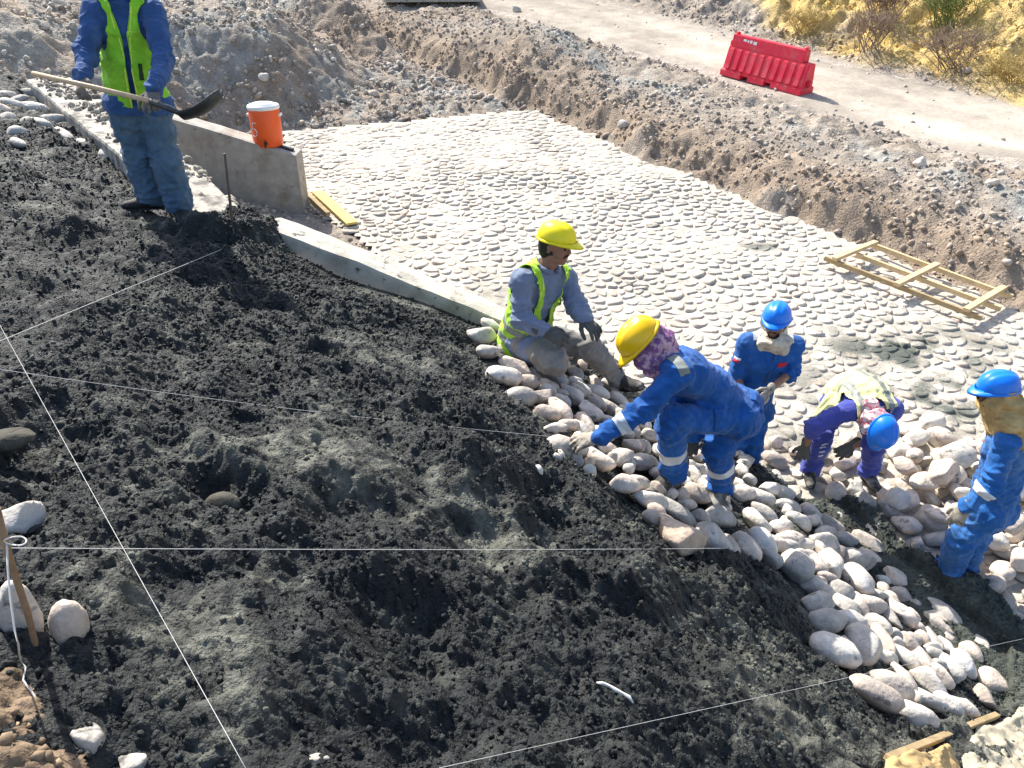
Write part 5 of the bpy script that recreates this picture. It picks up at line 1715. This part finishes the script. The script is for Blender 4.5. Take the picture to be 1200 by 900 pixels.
        v = put('vest', Vs, Ts, m, s.root)
        for lo, hi in (bands or []):
            a = pel
            vb, tb = clip(V, T, (V - pel) @ s.tor - lo); vb, tb = clip(vb, tb, hi - (vb - pel) @ s.tor)
            if len(tb):
                N = vnormals(vb, tb); vb, tb = shell(vb + N * .0065, tb, .003)
                put('reflective_band', vb, tb, bmat or M['reflect'], v)
        return v, V, T
    def strips(s, v, V, T, offs, w, m, rear_only=False):
        for o in offs:
            x = lambda p: (p - s.J['neck']) @ s.shd - o
            vb, tb = clip(V, T, w - x(V)); vb, tb = clip(vb, tb, w + x(vb))
            if len(tb):
                vb, tb = shell(vb + vnormals(vb, tb) * .0072, tb, .003)
                put('reflective_band', vb, tb, m, v)

def scarf_head(s, m, prims, seed, wr=.008, name='scarf', cut=None, h=.009):
    V, Fq = skin_of(prims, h, .03, 2, wr, seed)
    if cut is not None:
        T = tris(Fq)
        for c in cut: V, T = clip(V, T, c(V))
        V, Fq = shell(V, T, .006)
    return put(name, V, Fq, m, s.root)

def chin_strap(hel, s, sides=(1, -1)):
    at = s.hat
    pts = [at(.01, .092 * sides[0], .045), at(.02, .086 * sides[0], -.01), at(.035, .066 * sides[0], -.07), at(.05, .03 * sides[0], -.118), at(.05, 0, -.125), at(.05, -.03 * sides[0], -.118), at(.035, -.066 * sides[0], -.07), at(.02, -.086 * sides[0], -.01), at(.01, -.092 * sides[0], .045)]
    put('chin_strap', *tube(pts, .005, 6), M['strap'], hel)

# ================================================================== the six workers
def limb_report(name, J):
    pass

# ---- worker leaning over the stones, amber helmet
t = 4.66
J = dict(pel=W(862, 483, 4.78), waist=W(833, 455, 4.62), chest=W(803, 436, 4.50), neck=W(776, 418, 4.42),
         shL=W(795, 436, 4.28), shR=W(768, 420, 4.60), elbL=W(752, 483, 4.30), wriL=W(702, 513, 4.32), elbR=W(800, 478, 4.66), wriR=W(812, 512, 4.84),
         hipL=W(866, 490, 4.68), hipR=W(858, 480, 4.90), kneL=W(786, 492, 4.42), kneR=W(842, 525, 4.80), ankL=W(789, 556, 4.74), ankR=W(845, 569, 5.08))
p = Person(J, 'worker in blue coverall and amber helmet crouching to set a stone on the slope', fwd=(-.6, -.2, -.75))
J = p.J
hc = W(757, 404, 4.36)
hf, hu = np.array((-.62, -.25, -.72)), np.array((-.62, .05, .70))
p.body(hc, hf, hu, .013)
co, V, Fq = p.cloth('coverall', p.torso(.012, bulk=1.02) + p.arms(.006, .98) + p.legs(.008, 1.0, .066), M['blue'], wr=.0065, seed=11)
p.band(V, Fq, J['elbL'], J['wriL'], .36, .58, M['reflect'], parent=co)
p.band(V, Fq, J['kneL'], J['ankL'], .48, .64, M['reflect'], parent=co)
p.band(V, Fq, J['kneR'], J['ankR'], .38, .54, M['reflect'], parent=co)
p.band(V, Fq, J['elbR'], J['wriR'], .36, .58, M['reflect'], parent=co)
put('collar', *tube([J['neck'] + p.tor * .05 + .085 * (math.cos(a) * p.shd + math.sin(a) * p.front) for a in np.linspace(0, 6.1, 22)], .018, 8), M['blue'], co)
p.patch(V, Fq, J['shL'] + np.array((-.01, -.02, .07)), (-.1, -.4, .9), .075, .03, J['shL'] - J['neck'], M['reflect_dk'], 'shoulder_patch', co)
p.patch(V, Fq, J['pel'] - p.pfront * .12 + p.shd * .07, -p.pfront + p.shd * .5, .06, .065, p.shd, M['blue'], 'back_pocket', co, .006)
p.patch(V, Fq, J['hipL'] * .7 + J['kneL'] * .3 + np.array((0, -.09, .05)), (0, -.8, .5), .065, .06, J['kneL'] - J['hipL'], M['blue'], 'side_pocket', co, .006)
h_, f_, u_, l_ = helmet(p.root, hc, hf, hu, M['helmet_o'], .10)
at = p.hat
scarf_head(p, M['scarf_purple'], [Prim(at(-.01, 0, .0), at(.03, 0, -.05), .104, .092, l_, .92), Prim(at(-.05, 0, -.02), J['neck'] + p.tor * .03, .088, .098), Prim(at(.0, 0, -.09), J['neck'] + p.tor * .0 + p.front * .03, .078, .09)], 21, .007,
           cut=[lambda P: .052 - (P - hc) @ nrmz(hu), lambda P: np.linalg.norm((P - at(.125, 0, .028)) * 1.0, axis=1) - .060])
glove(p.root, J['wriL'], W(668, 520, 4.34) - W(702, 513, 4.32), (-.05, -.25, .9), -1, M['glove_pale'], .5, 1.12)
glove(p.root, J['wriR'], (-.05, -.05, -1), (0, -1, 0), -1, M['glove'], .35, 1.08)
boot(p.root, J['ankL'], W(750, 574, 4.56), M['boot'], 1.2, (.15, 0, 1))
boot(p.root, J['ankR'], W(838, 594, 4.84), M['boot'], 1.15, (.15, 0, 1))

# ---- seated worker, yellow helmet, lime vest
J = dict(pel=W(612, 396, 5.62), waist=W(620, 368, 5.48), chest=W(630, 340, 5.36), neck=W(640, 318, 5.26), shR=W(611, 330, 5.16), shL=W(662, 325, 5.40),
         elbR=W(612, 374, 5.20), wriR=W(638, 389, 5.12), elbL=W(676, 358, 5.36), wriL=W(683, 373, 5.30), hipR=W(616, 402, 5.50), hipL=W(622, 392, 5.70),
         kneR=W(652, 424, 5.20), ankR=W(634, 430, 5.52), kneL=W(690, 406, 5.72), ankL=W(724, 443, 5.92))
p = Person(J, 'seated worker in grey-blue shirt, lime vest and lemon-yellow helmet', fwd=(.7, -.6, 0))
J = p.J
hc = W(651, 289, 5.16)
hf, hu = np.array((.86, -.48, -.22)), np.array((.06, .05, 1))
p.body(hc, hf, hu, .0085)
p.face(True, True)
sh, Vs, Fs = p.cloth('shirt', p.torso(.010, low=False) + p.arms(.006, .92), M['greyshirt'], wr=.0065, seed=31, legs=False)
tr, Vt, Ft = p.cloth('trousers', [q for q in p.torso(.006) if q.name == 'seat'] + [Prim(J['waist'] * .3 + J['pel'] * .7, J['pel'], .145, .15, p.pfront, .84)] + p.legs(.008, 1.05, .062), M['khaki'], wr=.006, seed=33, arms=False)
P = [Prim(J['waist'] * .6 + J['pel'] * .4, J['pel'] + (J['hipR'] - J['pel']) * .5, .150, .168, p.pfront, .9), Prim(J['hipR'], J['hipR'] + (J['kneR'] - J['hipR']) * .30, .118, .112)]
ap, Va, Fa = p.cloth('shirt_tail', P, M['greyshirt'], wr=.006, seed=35, cut=[lambda P_: .30 - (P_ - J['hipR']) @ nrmz(J['kneR'] - J['hipR'])], parent=sh)
ve, Vv, Tv = p.vest(M['lime'], .032, .12, .05, 37, bands=[(.02, .07), (.13, .18)], bmat=M['reflect_dk'])
p.strips(ve, Vv, Tv, (-.105, .105), .006, M['piping'])
col = [J['neck'] + p.tor * .045 + .078 * (math.cos(a) * p.shd + math.sin(a) * p.front) for a in np.linspace(-4.4, 1.25, 22)]
put('collar', *tube(col, .017, 8), M['greyshirt'], sh)
h_, f_, u_, l_ = helmet(p.root, hc, hf, hu, M['helmet_y'], .05)
glove(p.root, J['wriR'], W(662, 399, 5.10) - W(638, 389, 5.12), (.1, -.6, .7), 1, M['glove'], .55, 1.1)
glove(p.root, J['wriL'], W(700, 388, 5.24) - W(683, 373, 5.30), (.5, -.6, .5), -1, M['glove'], .45, 1.15, .2)
boot(p.root, J['ankL'], W(746, 459, 5.86), M['boot'], 1.15, (-.45, .1, .9))
boot(p.root, J['ankR'], W(618, 440, 5.62), M['boot'], 1.0, (.2, -.2, 1))

# ---- standing worker with cream scarf, blue helmet
J = dict(pel=W(880, 474, 6.55), waist=W(886, 452, 6.44), chest=W(897, 422, 6.30), neck=W(905, 399, 6.20), shR=W(876, 401, 6.24), shL=W(930, 405, 6.26),
         elbR=W(862, 438, 6.34), wriR=W(874, 468, 6.22), elbL=W(927, 436, 6.30), wriL=W(902, 457, 6.08), hipR=W(872, 480, 6.54), hipL=W(890, 480, 6.60),
         kneR=W(862, 514, 6.58), kneL=W(884, 514, 6.60), ankR=W(858, 548, 6.82), ankL=W(876, 548, 6.84))
p = Person(J, 'worker in blue coverall with cream scarf and blue helmet standing behind the croucher', fwd=(-.3, -.9, 0))
J = p.J
hc = W(909, 378, 6.12)
hf, hu = np.array((-.42, -.85, -.18)), np.array((-.03, -.05, 1))
p.body(hc, hf, hu, .0095)
p.face(True, False)
co, V, Fq = p.cloth('coverall', p.torso(.010) + p.arms(.008, .12) + p.legs(.008, 1, .064), M['blue'], wr=.006, seed=41)
for sd in 'RL':
    p.patch(V, Fq, J['sh' + sd] * .72 + J['neck'] * .28 + np.array((0, -.03, .06)), (-.1, -.62, .78), .026, .036, J['shL'] - J['shR'], M['reflect'], 'shoulder_patch', co)
p.patch(V, Fq, J['chest'] + p.shd * .095 + p.front * .1 + p.tor * .035, p.front, .042, .022, p.shd, M['red'], 'chest_logo', co)
ua = nrmz(J['elbR'] - J['shR']); c0 = J['shR'] * .52 + J['elbR'] * .48 + np.array((-.05, -.045, 0))
p.patch(V, Fq, c0 + ua * -.017, (-.62, -.75, .1), .030, .009, p.shd, M['white'], 'flag_stripe', co)
p.patch(V, Fq, c0 + ua * .002, (-.62, -.75, .1), .030, .009, p.shd, M['red'], 'flag_stripe', co)
p.patch(V, Fq, J['chest'] + p.shd * .085 + p.front * .1 - p.tor * .03, p.front, .05, .05, p.shd, M['blue'], 'chest_pocket', co, .004)
p.patch(V, Fq, J['chest'] - p.shd * .085 + p.front * .1 - p.tor * .02, p.front, .05, .05, p.shd, M['blue'], 'chest_pocket', co, .004)
put('zip', *tube([J['neck'] + p.front * .118 - p.tor * .06, J['chest'] + p.front * .132, J['waist'] + p.front * .128], .004, 5), M['strap'], co)
h_, f_, u_, l_ = helmet(p.root, hc, hf, hu, M['helmet_b'], .02)
chin_strap(h_, p)
at = p.hat
scarf_head(p, M['scarf_cream'], [Prim(at(-.03, 0, -.02), at(-.03, 0, -.08), .098, .095, l_, .95), Prim(at(.01, 0, -.10), J['neck'] + p.tor * .01 + p.front * .02, .085, .108), Prim(J['neck'] + p.front * .03 - p.shd * .05, J['neck'] + p.front * .03 + p.shd * .05, .08, .08)], 43, .009,
           cut=[lambda P: .055 - (P - hc) @ nrmz(hu), lambda P: np.linalg.norm((P - at(.10, 0, -.005)) * 1.0, axis=1) - .088])
glove(p.root, J['wriL'], W(892, 472, 6.02) - W(902, 457, 6.08), (.4, -.8, .3), -1, M['glove_pale'], .6, 1.05, cuff=.03)
glove(p.root, J['wriR'], W(888, 480, 6.1) - W(874, 468, 6.22), (-.3, -.8, .3), 1, M['glove'], .6, 1.05, cuff=.03)
boot(p.root, J['ankR'], J['ankR'] + np.array((-.08, -.2, -.06)), M['boot'], 1.0)
boot(p.root, J['ankL'], J['ankL'] + np.array((.02, -.2, -.06)), M['boot'], 1.0)

# ---- bent worker in faded yellow vest, blue helmet towards us
J = dict(pel=W(994, 462, 6.62), waist=W(1004, 457, 6.40), chest=W(1014, 464, 6.16), neck=W(1023, 478, 5.98), shR=W(994, 481, 6.00), shL=W(1046, 479, 6.04),
         elbR=W(954, 499, 6.02), wriR=W(944, 523, 6.20), elbL=W(1024, 517, 6.06), wriL=W(998, 522, 6.20), hipR=W(980, 470, 6.62), hipL=W(1010, 470, 6.64),
         kneR=W(964, 508, 6.52), kneL=W(1027, 514, 6.52), ankR=W(950, 548, 6.84), ankL=W(1018, 553, 6.80))
p = Person(J, 'worker in violet-blue clothes and faded yellow vest bent double over the stones', fwd=(.1, -.4, -1))
J = p.J
hc = W(1029, 501, 5.86)
hf, hu = np.array((.12, -.20, -.95)), np.array((.16, -.86, .10))
p.body(hc, hf, hu, .013)
sh, Vs, Fs = p.cloth('shirt', p.torso(.010, low=False) + [q for q in p.arms(.006, .30, 'R')] + p.arms(.006, .25, 'L'), M['violet'], wr=.006, seed=51, legs=False)
tr, Vt, Ft = p.cloth('trousers', [q for q in p.torso(.006) if q.name == 'seat'] + p.legs(.006, 1.0, .066), M['violet'], wr=.007, seed=53, arms=False)
for i in range(4):
    p.patch(Vt, Ft, J['kneR'] * (1 - .13 - i * .11) + J['ankR'] * (.13 + i * .11) + np.array((.0, -.075, 0)), (-.1, -1, .1), .028 - .003 * i, .006, (1, 0, .35), M['white'], 'printed_stripe', tr)
ve, Vv, Tv = p.vest(M['paleyellow'], .024, .14, .05, 57, bands=None)
p.strips(ve, Vv, Tv, (-.115, .115), .024, M['reflect_dk'])
# loose side of the vest hanging down in the sun
q0, q1, q2, q3 = (np.array(v) for v in (W(972, 456, 6.30), W(996, 466, 6.12), W(978, 494, 6.12), W(946, 490, 6.34)))
n_ = 14; Vh = []
for a in range(n_):
    for b in range(n_):
        u_, v_ = a / (n_ - 1), b / (n_ - 1)
        P_ = (q0 * (1 - u_) + q1 * u_) * (1 - v_) + (q3 * (1 - u_) + q2 * u_) * v_
        Vh.append(P_ + np.array((0, -.018 * math.sin(u_ * 9 + v_ * 3), .012 * math.sin(v_ * 7))))
put('vest_flap', *[x for x in shell(np.array(Vh), np.concatenate([grid_faces(n_, n_)[:, [0, 1, 2]], grid_faces(n_, n_)[:, [0, 2, 3]]]), .005)], M['paleyellow'], ve)
h_, f_, u_, l_ = helmet(p.root, hc, hf, hu, M['helmet_b'], .05)
at = p.hat
scarf_head(p, M['scarf_pink'], [Prim(at(-.03, 0, -.03), at(-.02, 0, -.09), .092, .09, l_, .95), Prim(at(-.02, 0, -.10), J['neck'] + np.array((-.03, 0, 0)), .085, .095)], 59, .009)
glove(p.root, J['wriR'], W(940, 540, 6.28) - W(944, 523, 6.20), (-.3, -.9, .1), -1, M['glove'], .45, 1.1, .18)
glove(p.root, J['wriL'], W(984, 531, 6.26) - W(998, 522, 6.20), (.2, -.7, .6), 1, M['glove'], .5, 1.1, .18)
boot(p.root, J['ankR'], J['ankR'] + np.array((-.05, -.2, -.07)), M['boot'], 1.05)
boot(p.root, J['ankL'], J['ankL'] + np.array((.03, -.2, -.07)), M['boot'], 1.05)

# ---- worker at the right edge, mustard scarf, blue helmet
J = dict(pel=W(1160, 594, 5.66), waist=W(1170, 562, 5.50), chest=W(1181, 527, 5.34), neck=W(1186, 500, 5.22), shL=W(1178, 521, 5.14), shR=W(1207, 512, 5.40),
         elbL=W(1161, 570, 5.18), wriL=W(1131, 596, 5.28), elbR=W(1196, 565, 5.6), wriR=W(1160, 600, 5.5), hipL=W(1154, 602, 5.56), hipR=W(1166, 596, 5.76),
         kneL=W(1128, 628, 5.62), kneR=W(1142, 628, 5.80), ankL=W(1112, 668, 5.98), ankR=W(1128, 668, 6.12))
p = Person(J, 'worker in blue coverall with mustard headscarf and blue helmet at the right edge', fwd=(-.9, -.3, 0))
J = p.J
hc = W(1168, 462, 5.16)
hf, hu = np.array((-.93, -.05, -.22)), np.array((-.14, .05, 1))
p.body(hc, hf, hu, .013)
co, V, Fq = p.cloth('coverall', p.torso(.014, bulk=1.06) + p.arms(.010, .96) + p.legs(.014, 1.06, .080), M['blue_dusty'], wr=.0075, seed=61)
p.band(V, Fq, J['elbL'], J['wriL'], .12, .36, M['reflect'], parent=co)
p.band(V, Fq, J['elbR'], J['wriR'], .12, .36, M['reflect'], parent=co)
put('zip', *tube([J['neck'] + p.front * .15 - p.tor * .04, J['chest'] + p.front * .150, J['waist'] + p.front * .145, J['pel'] + p.front * .15], .005, 5), M['strap'], co)
p.patch(V, Fq, J['chest'] + p.front * .12 + p.shd * .07 + p.tor * .05, p.front * .8 + p.shd * .4, .03, .04, p.shd, M['red'], 'chest_logo', co)
h_, f_, u_, l_ = helmet(p.root, hc, hf, hu, M['helmet_b'], -.04)
put('helmet_band', *tube([np.array(hc) + u_ * .066 - f_ * .0 + (.150 * math.cos(a) * f_ + .124 * math.sin(a) * l_) for a in np.linspace(2.2, 4.1, 14)], .006, 6), M['reflect'], h_)
at = p.hat
scarf_head(p, M['scarf_mustard'], [Prim(at(-.02, 0, .0), at(-.03, 0, -.05), .108, .108, l_, .92), Prim(at(.02, 0, -.05), at(.03, 0, -.10), .085, .075), Prim(at(-.04, 0, -.09), J['neck'] + p.tor * .02, .105, .13), Prim(J['neck'] - p.shd * .08, J['neck'] + p.shd * .08, .10, .10), Prim(J['neck'] - p.front * .05, J['neck'] - p.front * .07 - p.tor * .08, .11, .09)], 63, .010,
           cut=[lambda P: .062 - (P - hc) @ nrmz(hu), lambda P: np.linalg.norm((P - at(.120, 0, .015)), axis=1) - .052])
glove(p.root, J['wriL'], W(1121, 609, 5.32) - W(1131, 596, 5.28), (-.6, -.6, .5), -1, M['glove_pale'], .7, 1.08)
glove(p.root, J['wriR'], (-.3, -.2, -.9), (-.6, -.6, .2), 1, M['glove_pale'], .6, 1.05)
boot(p.root, J['ankL'], J['ankL'] + np.array((-.2, -.06, -.07)), M['boot'], 1.05)
boot(p.root, J['ankR'], J['ankR'] + np.array((-.2, -.02, -.07)), M['boot'], 1.05)

# ---- worker with the shovel, cut by the top of the view
J = dict(pel=W(163, 118, 5.98), waist=W(155, 82, 5.84), chest=W(147, 40, 5.70), neck=W(143, 2, 5.58), shR=W(111, 12, 5.54), shL=W(181, 16, 5.64),
         elbR=W(101, 62, 5.56), wriR=W(97, 92, 5.42), elbL=W(192, 72, 5.58), wriL=W(180, 106, 5.36), hipR=W(148, 128, 5.98), hipL=W(180, 128, 6.02),
         kneR=W(160, 180, 6.16), kneL=W(194, 184, 6.14), ankR=W(179, 229, 6.36), ankL=W(211, 240, 6.30))
p = Person(J, 'worker in blue shirt and open lime vest holding a shovel on the mortar slope', fwd=(.25, -.9, 0))
J = p.J
hc = W(148, -32, 5.5)
hf, hu = np.array((.5, -.8, -.2)), np.array((.02, -.08, 1))
p.body(hc, hf, hu, .013)
p.face(True, True)
jk, Vs, Fs = p.cloth('shirt', p.torso(.012, low=False, bulk=1.04) + [Prim(J['waist'], J['pel'] - p.tor * .09, .160, .200, p.pfront, .84), Prim(J['hipR'] + p.tor * .03, J['hipL'] + p.tor * .03, .158, .158)] + p.arms(.010, .94, loose=1.08), M['jacket'], wr=.007, seed=71, legs=False,
    cut=[lambda P_: np.maximum((P_ - J['pel']) @ p.tor + .065, np.abs((P_ - J['pel']) @ p.shd) - .26)])
tr, Vt, Ft = p.cloth('trousers', [q for q in p.torso(.008) if q.name == 'seat'] + [Prim(J['waist'] * .4 + J['pel'] * .6, J['pel'], .14, .155, p.pfront, .86)] + p.legs(.020, 1.16, .086), M['trouser'], wr=.009, seed=73, arms=False)
ve, Vv, Tv = p.vest(M['limedeep'], .036, .0, .018, 77, flare=.022)
x_ = lambda P: (P - J['neck']) @ p.shd
p.patch(Vv, Tv, J['waist'] + p.front * .17 + p.shd * .085 + p.tor * .03, p.front, .013, .055, p.shd, M['dark'], 'dark_print', ve, .009)
p.patch(Vv, Tv, J['chest'] + p.front * .17 + p.shd * .06 + p.tor * .05, p.front, .022, .010, p.shd, M['lime'], 'small_label', ve, .009)
# pale binding along the front opening
for sg in (1, -1):
    pts = []
    for k_ in range(12):
        a = k_ / 11
        c_ = J['neck'] * (1 - a) + (J['pel'] - p.tor * .08) * a
        off = .026 + .25 * min(max(.20 - a * .56, 0), .3)
        best = None
        d_ = (Vv - c_); s_ = np.abs(d_ @ p.shd - sg * off) + .7 * np.abs(d_ @ p.tor) - .05 * ((d_ @ p.front) > 0)
        i_ = int(np.argmin(np.where((d_ @ p.front) > .03, s_, 9))); pts.append(Vv[i_] + p.front * .006)
    put('binding', *tube(pts, .005, 6), M['piping'], ve)
put('collar', *tube([J['neck'] + p.tor * .05 + .085 * (math.cos(a) * p.shd + math.sin(a) * p.front) for a in np.linspace(-4.3, 1.1, 22)], .02, 8), M['jacket'], jk)
helmet(p.root, hc, hf, hu, M['helmet_y'])
A, B = W(38, 86, 5.28), W(186, 121, 5.30)
dsh = (B - A).normalized()
glove(p.root, J['wriR'], W(92, 112, 5.36) - W(97, 92, 5.42), (-.5, -.8, .2), 1, M['glove_grey'], .95, 1.2)
glove(p.root, J['wriL'], W(177, 126, 5.30) - W(180, 106, 5.36), (.3, -.9, .2), -1, M['glove_grey'], .95, 1.15)
boot(p.root, J['ankR'], W(142, 239, 6.28), M['black_boot'], 1.25, (.1, 0, 1))
boot(p.root, J['ankL'], W(218, 268, 6.02), M['black_boot'], 1.25, (.1, 0, 1))
# shovel: a thing of its own
shv = thing('shovel', (A + B) / 2, 'round-nosed shovel with pale wooden handle held by the vested worker', 'shovel')
put('handle', *tube([A, A.lerp(B, .5) + Vector((0, 0, .004)), B], [.0165, .0175, .018], 10), M['handle'], shv)
C1, C2 = W(186, 121, 5.30), W(219, 137, 5.33)
put('socket', *tube([B - dsh * .06, C1.lerp(C2, .4), C2], [.021, .021, .014], 10), M['blade'], shv)
# blade: a dished sheet, seen nearly edge on
tipv = W(257, 120, 5.30)
ax_ = (tipv - C2); bl_ = ax_.length * 1.0; ax_.normalize()
sd_ = Vector((.10, -.97, .25)); sd_ = (sd_ - ax_ * sd_.dot(ax_)).normalized(); nz_ = ax_.cross(sd_)
if nz_.z < 0: nz_ = -nz_
Vb = []; na, nb = 15, 13
for i in range(na):
    a = i / (na - 1)
    hw = .105 if a < .55 else .105 * math.sqrt(max(0.02, 1 - ((a - .55) / .47) ** 2))
    for k in range(nb):
        b = -1 + 2 * k / (nb - 1)
        dish = .055 * (b * b) + .03 * a * a - .02 * math.sin(math.pi * a)
        Vb.append(C2 - ax_ * .02 + ax_ * (a * (bl_ + .06)) + sd_ * (hw * b) + nz_ * (dish - .012))
Tb = grid_faces(na, nb); Tb = np.concatenate([Tb[:, [0, 1, 2]], Tb[:, [0, 2, 3]]])
vb, tb = shell(np.array(Vb), Tb, .004)
put('blade', vb, tb, M['blade'], shv)
